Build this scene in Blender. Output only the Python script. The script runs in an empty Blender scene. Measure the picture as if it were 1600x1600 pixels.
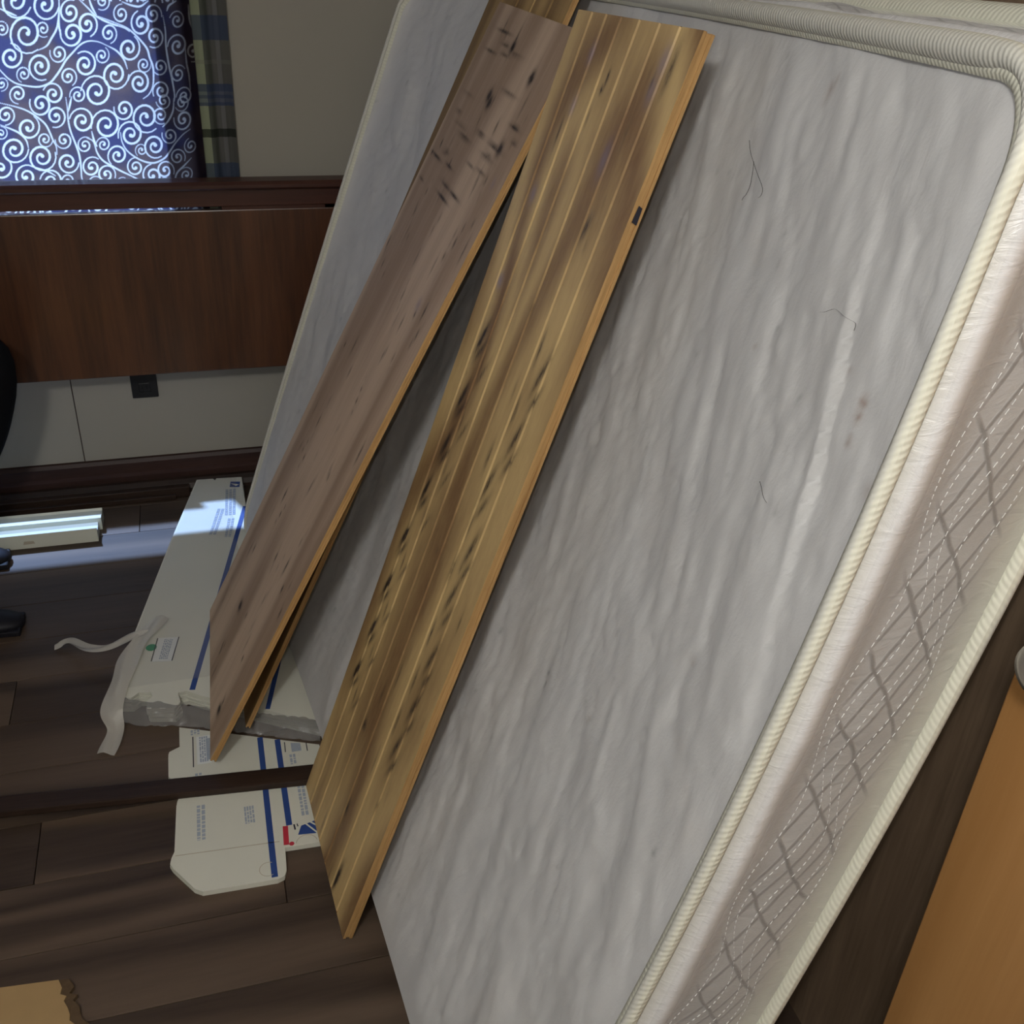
import bpy, bmesh, math, random
import numpy as np
from mathutils import Vector, Matrix
random.seed(7); rng = np.random.default_rng(7)
S = bpy.context.scene
COL = S.collection
# ------------------------------------------------------------------ camera
cam_d = bpy.data.cameras.new('camera'); cam = bpy.data.objects.new('camera', cam_d); COL.objects.link(cam)
cam_d.sensor_width = 36; cam_d.lens = 36.0; cam_d.clip_start = 0.02
CR = ((0.958, -0.105, 0.267), (-0.283, -0.496, 0.821), (0.046, -0.862, -0.505))   # columns: right, down, forward
right = Vector((CR[0][0], CR[1][0], CR[2][0])).normalized()
fwd = Vector((CR[0][2], CR[1][2], CR[2][2])); fwd = (fwd - right*fwd.dot(right)).normalized()
up = right.cross(fwd)
cam.matrix_world = Matrix(((right.x, up.x, -fwd.x, 0), (right.y, up.y, -fwd.y, 0), (right.z, up.z, -fwd.z, 1.56), (0, 0, 0, 1)))
S.camera = cam
# ------------------------------------------------------------------ world, sun, exposure
W = bpy.data.worlds.new('world'); S.world = W; W.use_nodes = True
bg = W.node_tree.nodes['Background']; bg.inputs[0].default_value = (0.55, 0.72, 1.0, 1); bg.inputs[1].default_value = 1.5
sun_d = bpy.data.lights.new('sun', 'SUN'); sun_d.energy = 9.0; sun_d.color = (0.38, 0.57, 1.0); sun_d.angle = math.radians(3)
sun = bpy.data.objects.new('sun', sun_d); COL.objects.link(sun)
sd = Vector((0.22, -0.52, -0.83)).normalized()
sun.rotation_euler = sd.to_track_quat('-Z', 'Y').to_euler()
sun.location = (0, 6, 6)
LAMP = (-0.45, -0.45, 2.23)      # ceiling lamp behind the photographer
LAMP_W = 66.0
fl_d = bpy.data.lights.new('phone_torch', 'POINT'); fl_d.energy = 12.5; fl_d.color = (1, .985, .96); fl_d.shadow_soft_size = .006
fl = bpy.data.objects.new('phone_torch', fl_d); COL.objects.link(fl); fl.location = (-.035, -.01, 1.585)     # the phone's own light beside its lens
S.view_settings.view_transform = 'Standard'; S.view_settings.look = 'None'
S.view_settings.exposure = 0.0; S.view_settings.gamma = 1.0; S.view_settings.use_curve_mapping = False

# ------------------------------------------------------------------ helpers
def mesh_obj(name, verts, faces, mat=None, parent=None, smooth=False, uv=None):
    me = bpy.data.meshes.new(name)
    me.from_pydata([tuple(map(float, v)) for v in verts], [], [tuple(int(i) for i in f) for f in faces])
    me.update()
    if smooth: me.polygons.foreach_set('use_smooth', [True]*len(me.polygons))
    if mat: me.materials.append(mat)
    o = bpy.data.objects.new(name, me); COL.objects.link(o)
    if parent: o.parent = parent
    if uv is not None:
        lay = me.uv_layers.new(name='UVMap')
        li = np.zeros(len(me.loops), dtype=np.int32); me.loops.foreach_get('vertex_index', li)
        lay.data.foreach_set('uv', np.asarray(uv, dtype=np.float32)[li].ravel())
    return o
def bm_obj(name, bm, mat=None, parent=None, smooth=False):
    me = bpy.data.meshes.new(name); bm.normal_update(); bm.to_mesh(me); bm.free()
    if smooth: me.polygons.foreach_set('use_smooth', [True]*len(me.polygons))
    if mat: me.materials.append(mat)
    o = bpy.data.objects.new(name, me); COL.objects.link(o)
    if parent: o.parent = parent
    return o
def empty(name, loc=(0, 0, 0)):
    o = bpy.data.objects.new(name, None); COL.objects.link(o); o.location = loc; o.empty_display_size = .1
    return o
def tag(o, label, cat, group=None):
    o['label'] = label; o['category'] = cat
    if group: o['group'] = group
    return o
def struct(o): o['kind'] = 'structure'; return o
def add_box(bm, lo, hi, bev=0.0):
    r = bmesh.ops.create_cube(bm, size=1.0); vs = r['verts']
    for v in vs:
        for k in range(3): v.co[k] = lo[k] + (v.co[k]+.5)*(hi[k]-lo[k])
    if bev:
        es = list({e for v in vs for e in v.link_edges})
        bmesh.ops.bevel(bm, geom=es, offset=bev, segments=2, affect='EDGES', profile=.6)
def box(name, lo, hi, mat, parent=None, bev=0.0):
    bm = bmesh.new(); add_box(bm, lo, hi, bev); return bm_obj(name, bm, mat, parent)
def prism(name, pts, z0, z1, mat, parent=None, bev=0.0):
    bm = bmesh.new(); n = len(pts)
    lo = [bm.verts.new((p[0], p[1], z0)) for p in pts]; hi = [bm.verts.new((p[0], p[1], z1)) for p in pts]
    bm.faces.new(lo[::-1]); bm.faces.new(hi)
    for i in range(n): bm.faces.new((lo[i], lo[(i+1) % n], hi[(i+1) % n], hi[i]))
    bmesh.ops.recalc_face_normals(bm, faces=bm.faces)
    if bev: bmesh.ops.bevel(bm, geom=list(bm.edges), offset=bev, segments=1, affect='EDGES')
    return bm_obj(name, bm, mat, parent)
def sweep_x(name, prof, x0, x1, mat, parent=None):
    """closed (y,z) profile extruded along X"""
    n = len(prof); V = [(x0, y, z) for y, z in prof]+[(x1, y, z) for y, z in prof]
    F = [tuple(range(n))[::-1], tuple(range(n, 2*n))]+[(i, (i+1) % n, n+(i+1) % n, n+i) for i in range(n)]
    o = mesh_obj(name, V, F, mat, parent)
    bm = bmesh.new(); bm.from_mesh(o.data); bmesh.ops.recalc_face_normals(bm, faces=bm.faces); bm.to_mesh(o.data); bm.free()
    return o
def fbm(shape, cells, octaves=4, gain=.5, seed=0):
    r = np.random.default_rng(seed); out = np.zeros(shape); amp = 1; cy, cx = cells
    for _ in range(octaves):
        g = r.standard_normal((int(cy)+2, int(cx)+2))
        yy = np.linspace(0, int(cy), shape[0]); xx = np.linspace(0, int(cx), shape[1])
        y0 = np.minimum(yy.astype(int), int(cy)); x0 = np.minimum(xx.astype(int), int(cx))
        fy = yy-y0; fx = xx-x0; fy = fy*fy*(3-2*fy); fx = fx*fx*(3-2*fx)
        a = g[y0][:, x0]; b = g[y0][:, x0+1]; c = g[y0+1][:, x0]; d = g[y0+1][:, x0+1]
        out += amp*((a*(1-fx)+b*fx)*(1-fy)[:, None]+(c*(1-fx)+d*fx)*fy[:, None])
        amp *= gain; cy *= 2; cx *= 2
    return out
# ------------------------------------------------------------------ materials
class NT:
    def __init__(s, name):
        s.m = bpy.data.materials.new(name); s.m.use_nodes = True; s.t = s.m.node_tree; s.b = s.t.nodes['Principled BSDF']
        s.out = s.t.nodes['Material Output']
    def n(s, typ, ins=None, **kw):
        nd = s.t.nodes.new(typ)
        for k, v in kw.items(): setattr(nd, k, v)
        for k, v in (ins or {}).items():
            if hasattr(v, 'is_linked') or isinstance(v, bpy.types.NodeSocket): s.t.links.new(v, nd.inputs[k])
            else: nd.inputs[k].default_value = v
        return nd
    def link(s, a, b): s.t.links.new(a, b)
    def math(s, op, a, b=0.0, c=0.0):
        nd = s.n('ShaderNodeMath', operation=op)
        for i, v in enumerate((a, b, c)):
            if isinstance(v, bpy.types.NodeSocket): s.link(v, nd.inputs[i])
            else: nd.inputs[i].default_value = v
        return nd.outputs[0]
    def mix(s, f, a, b):
        nd = s.n('ShaderNodeMix', data_type='RGBA')
        for i, v in ((0, f), (6, a), (7, b)):
            if isinstance(v, bpy.types.NodeSocket): s.link(v, nd.inputs[i])
            else: nd.inputs[i].default_value = v if i == 0 else (*v, 1)[:4]
        return nd.outputs[2]
    def ramp(s, f, stops):
        nd = s.n('ShaderNodeValToRGB'); e = nd.color_ramp.elements
        while len(e) < len(stops): e.new(.5)
        for i, (p, c) in enumerate(stops):
            e[i].position = p; e[i].color = (*c, 1) if len(c) == 3 else c
        s.link(f, nd.inputs[0]); return nd.outputs[0]
    def coord(s, which='Object', scale=(1, 1, 1), loc=(0, 0, 0), rot=(0, 0, 0)):
        tc = s.n('ShaderNodeTexCoord'); mp = s.n('ShaderNodeMapping')
        s.link(tc.outputs[which], mp.inputs[0]); mp.inputs['Scale'].default_value = scale; mp.inputs['Location'].default_value = loc; mp.inputs['Rotation'].default_value = rot
        return mp.outputs[0]
    def noise(s, vec, scale, detail=4, rough=.55, dist=0.0):
        return s.n('ShaderNodeTexNoise', {'Vector': vec, 'Scale': scale, 'Detail': detail, 'Roughness': rough, 'Distortion': dist}).outputs['Fac']
    def bump(s, h, strength=.3, dist=.01):
        nd = s.n('ShaderNodeBump', {'Height': h, 'Strength': strength, 'Distance': dist}); s.link(nd.outputs[0], s.b.inputs['Normal']); return nd
    def set(s, **kw):
        names = {'col': 'Base Color', 'rough': 'Roughness', 'spec': 'Specular IOR Level', 'metal': 'Metallic', 'sheen': 'Sheen Weight', 'coat': 'Coat Weight', 'coatr': 'Coat Roughness', 'alpha': 'Alpha', 'trans': 'Transmission Weight', 'ior': 'IOR', 'aniso': 'Anisotropic'}
        for k, v in kw.items():
            i = s.b.inputs[names[k]]
            if isinstance(v, bpy.types.NodeSocket): s.link(v, i)
            elif k == 'col': i.default_value = (*v, 1)
            else: i.default_value = v
        return s
def plain(name, col, rough=.6, spec=.3, var=.08, scale=20):
    m = NT(name); f = m.noise(m.coord(), scale, 3)
    m.set(col=m.mix(f, tuple(c*(1-var) for c in col), tuple(min(1, c*(1+var)) for c in col)), rough=rough, spec=spec); return m.m
def wood(name, dark, light, stretch=(1.2, 14, 14), scale=3.0, rough=.5, spec=.3, coat=0, coatr=.2, bump=.15, attr=None, stain_col=(.03, .02, .015), rings=0, perobj=False, contrast=(.3, .7), light2=None):
    m = NT(name); v = m.coord(scale=stretch)
    if perobj:
        oi = m.n('ShaderNodeObjectInfo'); ad = m.n('ShaderNodeVectorMath', operation='ADD'); m.link(v, ad.inputs[0])
        cb = m.n('ShaderNodeCombineXYZ'); r = m.math('MULTIPLY', oi.outputs['Random'], 40.0)
        m.link(r, cb.inputs[0]); m.link(r, cb.inputs[1]); m.link(cb.outputs[0], ad.inputs[1]); v = ad.outputs[0]
    a = m.noise(v, scale, 6, .62, .6)
    fine = m.noise(v, scale*6, 3, .6)
    f = m.math('ADD', m.math('MULTIPLY', a, .66), m.math('MULTIPLY', fine, .34))
    if rings:
        lowv = m.n('ShaderNodeVectorMath', {1: (.55, .42, .42)}, operation='MULTIPLY'); m.link(v, lowv.inputs[0])
        low = m.noise(lowv.outputs[0], scale*.55, 1.2, .4, .35)
        wv = m.math('MULTIPLY_ADD', m.math('SINE', m.math('MULTIPLY', low, 46.0*rings)), .5, .5)
        f = m.math('ADD', m.math('MULTIPLY', f, .62), m.math('MULTIPLY', wv, .38))
    stops = [(contrast[0], dark), (contrast[1], light)]
    if light2: stops.append((min(.98, contrast[1]+.15), light2))
    c = m.ramp(f, stops)
    if attr:
        at = m.n('ShaderNodeAttribute', attribute_name=attr)
        nz = m.noise(m.coord(scale=(30, 90, 30)), 3, 3)
        fac = m.math('MULTIPLY', at.outputs['Fac'], m.math('MULTIPLY_ADD', nz, 1.9, .25))
        fac = m.n('ShaderNodeClamp', {'Value': fac}).outputs[0]
        c = m.mix(fac, c, stain_col)
        at2 = m.n('ShaderNodeAttribute', attribute_name=attr+'_pale')
        c = m.mix(at2.outputs['Fac'], c, (.20, .17, .24))
    m.set(col=c, rough=rough, spec=spec, coat=coat, coatr=coatr); m.bump(f, bump, .004)
    return m.m

M = {}
M['ply_face'] = wood('plywood_face_yellow', (.20, .115, .052), (.52, .37, .17), stretch=(1.5, 7, 7), scale=2.0, rings=.8, rough=.5, spec=.3, attr='stain', contrast=(.28, .72), bump=.12)
M['ply_edge'] = wood('plywood_edge', (.26, .14, .05), (.52, .32, .13), stretch=(2, 30, 60), scale=3, rough=.6, attr=None)
M['ply_pink'] = wood('plywood_face_brown', (.34, .235, .160), (.55, .41, .295), stretch=(.7, 9, 9), scale=2.4, rings=.6, rough=.6, spec=.25, attr='stain', bump=.15)
M['ply_tan'] = wood('plywood_face_tan', (.20, .12, .05), (.42, .28, .12), stretch=(.6, 9, 9), scale=2.4, rings=.9, rough=.55, spec=.25, bump=.1)
M['mahog'] = wood('mahogany_veneer', (.032, .0125, .0065), (.125, .048, .020), stretch=(9, 9, .55), scale=1.6, rough=.36, spec=.45, coat=1.0, coatr=.16, bump=.06)
M['mahog_h'] = wood('mahogany_rail', (.036, .013, .009), (.085, .03, .018), stretch=(.6, 9, 9), scale=1.6, rough=.4, spec=.4, coat=.3, coatr=.2, bump=.05)
M['darkrail'] = wood('dark_rail_wood', (.012, .007, .005), (.042, .024, .016), stretch=(1, 14, 14), scale=2, rough=.5, spec=.3)
M['floor'] = wood('floor_plank_vinyl', (.030, .019, .013), (.118, .082, .056), stretch=(.55, 7, 7), scale=2.2, rings=.7, rough=.5, spec=.35, perobj=True, bump=.10, contrast=(.22, .85))
M['panel_wall'] = wood('brown_wall_panelling', (.085, .056, .034), (.20, .14, .09), stretch=(12, 12, .6), scale=2, rough=.5, spec=.3)
M['oak'] = wood('honey_oak_door', (.33, .165, .055), (.46, .25, .095), stretch=(10, 10, .4), scale=2.4, rings=.5, rough=.4, spec=.35, coat=.15, coatr=.25, bump=.05)
M['base_trim'] = wood('baseboard_stain', (.022, .010, .008), (.06, .03, .024), stretch=(1, 12, 12), scale=2, rough=.5)
M['wall'] = plain('wall_paint', (.33, .31, .265), .8, .2, .05, 3)
M['ceil'] = plain('ceiling_paint', (.62, .60, .56), .9, .2, .03, 4)
M['white_trim'] = plain('white_painted_trim', (.62, .64, .55), .45, .4, .07, 9)
M['black_plastic'] = plain('dark_outlet_plastic', (.012, .012, .013), .4, .4, .1, 30)
M['outlet_slot'] = plain('outlet_slot', (.004, .004, .004), .6, .2)
M['carton_white'] = plain('white_cardboard', (.60, .60, .52), .65, .25, .06, 7)
M['carton_edge'] = plain('cardboard_edge', (.42, .38, .30), .85, .1, .15, 60)
M['ink_blue'] = plain('blue_ink', (.025, .06, .22), .55, .3, .06)
M['ink_pale'] = plain('faded_blue_ink', (.32, .36, .42), .6, .25, .10, 200)
M['ink_black'] = plain('black_ink', (.02, .02, .03), .6, .25)
M['ink_red'] = plain('red_ink', (.45, .03, .05), .55, .3)
M['green'] = plain('green_sticker', (.01, .22, .10), .5, .3)
M['sticker'] = plain('white_label', (.66, .68, .66), .5, .3)
M['kraft'] = plain('kraft_cardboard', (.33, .22, .105), .85, .12, .08, 25)
M['kraft_torn'] = plain('torn_cardboard_fibre', (.09, .06, .035), .95, .05, .3, 120)
M['tape'] = None
M['cloth_black'] = plain('black_trousers', (.006, .006, .008), .9, .1, .3, 60)
M['shoe'] = plain('black_shoe', (.007, .007, .011), .55, .3)
M['skin'] = plain('skin', (.42, .25, .17), .55, .3, .05, 30)
M['hair'] = plain('dark_hair', (.02, .014, .01), .6, .3)
M['steel'] = NT('dark_nickel').set(col=(.50, .48, .47), metal=1.0, rough=.3).m
M['ground'] = plain('pale_concrete', (.5, .5, .48), .9, .1, .1, 2)
M['frame_white'] = plain('white_window_frame', (.7, .7, .7), .5, .3, .03)
m = NT('window_glass')
tr = m.n('ShaderNodeBsdfTransparent'); gl = m.n('ShaderNodeBsdfGlossy', {'Roughness': .02}); mx = m.n('ShaderNodeMixShader', {0: .06})
m.link(tr.outputs[0], mx.inputs[1]); m.link(gl.outputs[0], mx.inputs[2]); m.link(mx.outputs[0], m.out.inputs[0]); M['glass'] = m.m
# clear plastic film and straps
def film(name, tint, opaque, rough):
    m = NT(name); m.set(col=tint, rough=rough, spec=.6)
    f = m.noise(m.coord(), 60, 4); m.bump(f, .6, .004)
    tr = m.n('ShaderNodeBsdfTransparent'); mx = m.n('ShaderNodeMixShader', {0: opaque})
    m.link(tr.outputs[0], mx.inputs[1]); m.link(m.b.outputs[0], mx.inputs[2]); m.link(mx.outputs[0], m.out.inputs[0]); return m.m
M['film'] = film('shrink_wrap_film', (.55, .55, .55), .14, .12)
M['film_gather'] = film('gathered_plastic_film', (.22, .215, .21), .6, .18)
M['strap'] = film('pale_plastic_strap', (.60, .58, .52), .62, .3)
# curtain fabrics: cloth lets daylight through
def cloth(name, colsock_fn, trans_fac, rough=.8, glossy=0.0, sheer=0.0, bump=None):
    m = NT(name); col, tcol = colsock_fn(m)
    di = m.n('ShaderNodeBsdfDiffuse'); tl = m.n('ShaderNodeBsdfTranslucent')
    for nd, cc in ((di, col), (tl, tcol)):
        if isinstance(cc, bpy.types.NodeSocket): m.link(cc, nd.inputs[0])
        else: nd.inputs[0].default_value = (*cc, 1)
    mx = m.n('ShaderNodeMixShader', {0: trans_fac}); m.link(di.outputs[0], mx.inputs[1]); m.link(tl.outputs[0], mx.inputs[2]); o = mx.outputs[0]
    if glossy:
        g = m.n('ShaderNodeBsdfGlossy', {'Roughness': .35, 'Color': (.8, .8, .9, 1)}); m2 = m.n('ShaderNodeMixShader', {0: glossy}); m.link(o, m2.inputs[1]); m.link(g.outputs[0], m2.inputs[2]); o = m2.outputs[0]
    m.link(o, m.out.inputs[0]); return m.m
def c_brocade(m):
    f = m.noise(m.coord(scale=(1, 1, 1)), 9.0, 3, .5); g = m.noise(m.coord(scale=(40, 1, 160)), 4, 3)
    base = m.ramp(f, [(.40, (.17, .11, .10)), (.51, (.10, .073, .10)), (.61, (.062, .064, .16))])  # brown and blue blotches of outside light painted into the cloth colour
    base = m.mix(m.math('MULTIPLY', g, .30), base, (.22, .21, .27))
    at = m.n('ShaderNodeAttribute', attribute_name='print')
    return m.mix(at.outputs['Fac'], (.018, .013, .026), (.16, .15, .17)), m.mix(at.outputs['Fac'], base, (1.0, 1.0, 1.0))
M['brocade'] = cloth('dark_scroll_curtain_cloth', c_brocade, .6, glossy=.0)
def c_plaid(m):
    tc = m.n('ShaderNodeTexCoord'); sp = m.n('ShaderNodeSeparateXYZ'); m.link(tc.outputs['UV'], sp.inputs[0]); u, v = sp.outputs[0], sp.outputs[1]
    ur = m.n('ShaderNodeValToRGB'); ur.color_ramp.interpolation = 'CONSTANT'; e = ur.color_ramp.elements
    stops = [(0, (.20, .21, .18)), (.06, (.10, .12, .11)), (.20, (.36, .40, .27)), (.42, (.12, .13, .11)), (.58, (.15, .15, .14)), (.70, (.20, .20, .20)), (.80, (.13, .13, .12))]
    while len(e) < len(stops): e.new(.5)
    for i, (p, c) in enumerate(stops): e[i].position = p; e[i].color = (*c, 1)
    m.link(u, ur.inputs[0])
    vf = m.math('FRACT', v)
    vr = m.n('ShaderNodeValToRGB'); vr.color_ramp.interpolation = 'CONSTANT'; e = vr.color_ramp.elements
    stops = [(0, (.05, .075, .14, .75)), (.16, (.0, 0, 0, 0)), (.34, (.02, .025, .02, .8)), (.40, (0, 0, 0, 0)), (.56, (.05, .075, .15, .78)), (.585, (.07, .10, .20, .5)), (.61, (.05, .075, .15, .78)), (.635, (.07, .10, .2, .5)), (.66, (.05, .075, .15, .78)), (.71, (0, 0, 0, 0)), (.84, (.22, .22, .2, .35)), (.87, (0, 0, 0, 0))]
    while len(e) < len(stops): e.new(.5)
    for i, (p, c) in enumerate(stops): e[i].position = p; e[i].color = c
    m.link(vf, vr.inputs[0])
    c = m.mix(vr.outputs[1], ur.outputs[0], (0, 0, 0))
    nd = [n for n in m.t.nodes if n.type == 'MIX'][-1]; m.link(vr.outputs[0], nd.inputs[7])
    return c, c
M['plaid'] = cloth('plaid_curtain_cloth', c_plaid, .35)
# mattress cloths
m = NT('grey_mattress_cover'); v = m.coord('UV')
big = m.noise(m.coord('UV', scale=(3.2, 1.3, 1), rot=(0, 0, .25)), 2.2, 5, .6, .8); fine = m.noise(m.coord('UV', scale=(7, 3.2, 1), rot=(0, 0, .3)), 3.2, 5, .58, .5); weave = m.noise(v, 420, 2)
c = m.mix(m.math('MULTIPLY_ADD', big, .8, .1), (.38, .38, .38), (.58, .585, .585))
c = m.mix(m.math('MULTIPLY', fine, .45), c, (.50, .48, .46))
blot = m.noise(v, 3.0, 4, .6); blot = m.ramp(blot, [(.58, (0, 0, 0)), (.78, (1, 1, 1))])
c = m.mix(m.math('MULTIPLY', blot, .25), c, (.42, .36, .29))
at = m.n('ShaderNodeAttribute', attribute_name='stain'); c = m.mix(at.outputs['Fac'], c, (.20, .105, .06))
at = m.n('ShaderNodeAttribute', attribute_name='soil'); c = m.mix(at.outputs['Fac'], c, (.12, .12, .12))
crum = m.noise(m.coord('UV', scale=(1.4, 1, 1)), 22, 5, .6, .3)
h = m.math('ADD', m.math('MULTIPLY', fine, .8), m.math('ADD', m.math('MULTIPLY', weave, .06), m.math('MULTIPLY', crum, .28)))
m.set(col=c, rough=.75, spec=.25, sheen=.15); m.bump(h, .30, .008); M['mat_face'] = m.m
m = NT('ribbed_cream_binding'); sp = m.n('ShaderNodeSeparateXYZ'); m.link(m.coord('UV'), sp.inputs[0])
rib = m.math('SINE', m.math('MULTIPLY', m.math('ADD', sp.outputs[0], m.math('MULTIPLY', sp.outputs[1], .035)), 2*math.pi/.0075))
rib01 = m.math('MULTIPLY_ADD', rib, .5, .5)
cc = m.ramp(sp.outputs[1], [(0, (.60, .60, .50)), (.30, (.62, .61, .51)), (.36, (.56, .555, .50)), (.80, (.55, .545, .49)), (.88, (.58, .58, .49)), (1, (.58, .58, .49))])
cc = m.mix(m.math('MULTIPLY', rib01, .14), cc, (.24, .22, .18))
dirt = m.noise(m.coord(), 9, 4); cc = m.mix(m.math('MULTIPLY', dirt, .25), cc, (.36, .34, .28))
m.set(col=cc, rough=.6, spec=.35); m.bump(rib01, .24, .0018); M['binding'] = m.m
m = NT('quilted_satin_border'); sp = m.n('ShaderNodeSeparateXYZ'); m.link(m.coord('UV'), sp.inputs[0]); l, d = sp.outputs[0], sp.outputs[1]   # metres along, 0..1 across
def lines(expr, period, width):
    f = m.math('FRACT', m.math('DIVIDE', expr, period)); f = m.math('ABSOLUTE', m.math('SUBTRACT', f, .5))
    return m.n('ShaderNodeMapRange', {'Value': f, 'From Min': width/period, 'From Max': width/period*.3, 'To Min': 0., 'To Max': 1.}).outputs[0]
wob = m.math('MULTIPLY', m.noise(m.coord('UV', scale=(6, 1.2, 1)), 2, 2), .03)
f1 = lines(m.math('ADD', m.math('ADD', l, m.math('MULTIPLY', d, .25)), wob), .074, .0050)
f2 = lines(m.math('ADD', m.math('SUBTRACT', l, m.math('MULTIPLY', d, .42)), wob), .058, .0075)
lat = m.math('MAXIMUM', m.math('MULTIPLY', f1, .8), m.math('MULTIPLY', f2, .7))
zone = m.ramp(d, [(.31, (0, 0, 0)), (.38, (1, 1, 1)), (.74, (1, 1, 1)), (.84, (0, 0, 0))])
lat = m.math('MULTIPLY', lat, zone)
cc = m.ramp(d, [(0, (.58, .57, .50)), (.06, (.50, .49, .45)), (.13, (.62, .62, .62)), (.18, (.55, .545, .54)), (.235, (.31, .295, .28)), (.42, (.35, .342, .332)), (.72, (.38, .375, .36)), (.88, (.42, .415, .36)), (1, (.50, .50, .43))])  # cream, satin and quilt tones, with satin highlight streak and shaded recess painted in
mot = m.noise(m.coord('UV', scale=(1, .15, 1)), 40, 4); cc = m.mix(m.math('MULTIPLY', mot, .25), cc, (.30, .28, .26))
cc = m.mix(m.math('MULTIPLY', lat, .78), cc, (.105, .095, .085))
rr = m.ramp(d, [(.05, (.5,)*3), (.12, (.24,)*3), (.22, (.26,)*3), (.40, (.55,)*3), (.9, (.6,)*3)])
wr = m.noise(m.coord('UV', scale=(8, .5, 1)), 9, 5, .6, 1.0)
m.set(col=cc, rough=rr, spec=.5, sheen=.2); m.bump(m.math('ADD', wr, m.math('MULTIPLY', lat, -.5)), .35, .006); M['border'] = m.m
M['thread'] = plain('white_thread', (.66, .66, .64), .5, .4)
M['ticking'] = plain('grey_ticking', (.45, .45, .44), .8, .2)

# ------------------------------------------------------------------ room
WY = 2.91; WX = 0.82; XL = -2.3; YF = -1.3; CZ = 2.42
floor = empty('floor'); struct(floor)
sub = box('subfloor', (XL-.1, YF-.1, -.06), (WX+.1, WY+.1, -.012), M['base_trim'], floor)
PW, PL = .152, 1.22
bm = bmesh.new(); add_box(bm, (0, 0, -.012), (PL-.0016, PW-.0016, 0), .0012)
pm = bpy.data.meshes.new('plank'); bm.to_mesh(pm); bm.free(); pm.materials.append(M['floor'])
row = 0; y = YF
while y < WY:
    x = XL - (row*0.437 % PL)
    while x < WX:
        o = bpy.data.objects.new('plank', pm); COL.objects.link(o); o.parent = floor; o.location = (x, y, 0); x += PL
    y += PW; row += 1
# back wall: panels round the window opening, with the panel joint left of the outlet
WX0, WX1, WZ0, WZ1, WT = -1.55, -0.068, .368, 2.02, .09
wall_b = empty('wall_back', (0, WY, 0)); struct(wall_b)
def wb(x0, x1, z0, z1): box('wall_panel', (x0, 0, z0), (x1, WT, z1), M['wall'], wall_b)
wb(XL-.1, WX0, 0, CZ); wb(WX1, WX+.1, 0, CZ); wb(WX0, -.3865, 0, WZ0); wb(-.3835, WX1, 0, WZ0); wb(WX0, WX1, WZ1, CZ)
box('backing', (WX0, .006, .0), (WX1, WT, WZ0-.002), M['base_trim'], wall_b)
win = empty('window_1', ((WX0+WX1)/2, WY, WZ0)); struct(win)
def wbox(name, lo, hi, mat): 
    return box(name, tuple(a-b for a, b in zip(lo, win.location)), tuple(a-b for a, b in zip(hi, win.location)), mat, win)
fr = .045
wbox('window_frame', (WX0, WY+.04, WZ0), (WX0+fr, WY+.08, WZ1), M['frame_white']); wbox('window_frame', (WX1-fr*.3, WY+.04, WZ0), (WX1, WY+.08, WZ1), M['frame_white'])
wbox('window_frame', (WX0, WY+.04, WZ1-fr), (WX1, WY+.08, WZ1), M['frame_white']); wbox('window_frame', (WX0, WY+.04, WZ0), (WX1, WY+.08, WZ0+.012), M['frame_white'])
wbox('meeting_rail', (WX0, WY+.045, 1.72), (WX1, WY+.075, 1.75), M['frame_white'])
wbox('pane', (WX0+fr, WY+.058, WZ0+.012), (WX1-.013, WY+.062, 1.72), M['glass']); wbox('pane', (WX0+fr, WY+.058, 1.75), (WX1-.013, WY+.062, WZ1-fr), M['glass'])
struct(box('wall_right', (WX, YF-.1, 0), (WX+.1, WY, CZ), M['panel_wall']))
struct(box('wall_left', (XL-.1, YF-.1, 0), (XL, WY, CZ), M['wall']))
struct(box('wall_front', (XL, YF-.1, 0), (WX, YF, CZ), M['wall']))
struct(box('ceiling', (XL-.1, YF-.1, CZ), (WX+.1, WY+.12, CZ+.1), M['ceil']))
struct(box('outdoor_ground', (-14, WY+.4, -.7), (14, 24, -.5), M['ground']))
# baseboard with a rounded top and a shoe moulding
bb = struct(sweep_x('baseboard_back', [(WY, 0), (WY-.024, 0), (WY-.024, .055), (WY-.014, .062), (WY-.014, .094), (WY-.008, .104), (WY, .106)], XL, WX, M['base_trim']))
sh = sweep_x('shoe_moulding', [(WY-.024, 0), (WY-.052, 0), (WY-.052, .012), (WY-.045, .026), (WY-.034, .036), (WY-.024, .038)], XL, WX, M['darkrail'], bb)
# outlet
out = empty('wall_outlet', (-.19, WY, .30)); tag(out, 'small black outlet cover on the wall just under the headboard', 'outlet')
box('cover_plate', (-.036, -.007, -.003), (.036, 0, .114), M['black_plastic'], out, .003)
for dz in (.030, .082):
    s = box('socket', (-.016, -.0085, dz-.014), (.016, -.006, dz+.014), M['black_plastic'], out, .003)
    for dx in (-.006, .006): box('slot', (dx-.001, -.0088, dz-.004), (dx+.001, -.0083, dz+.006), M['outlet_slot'], s)
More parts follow.
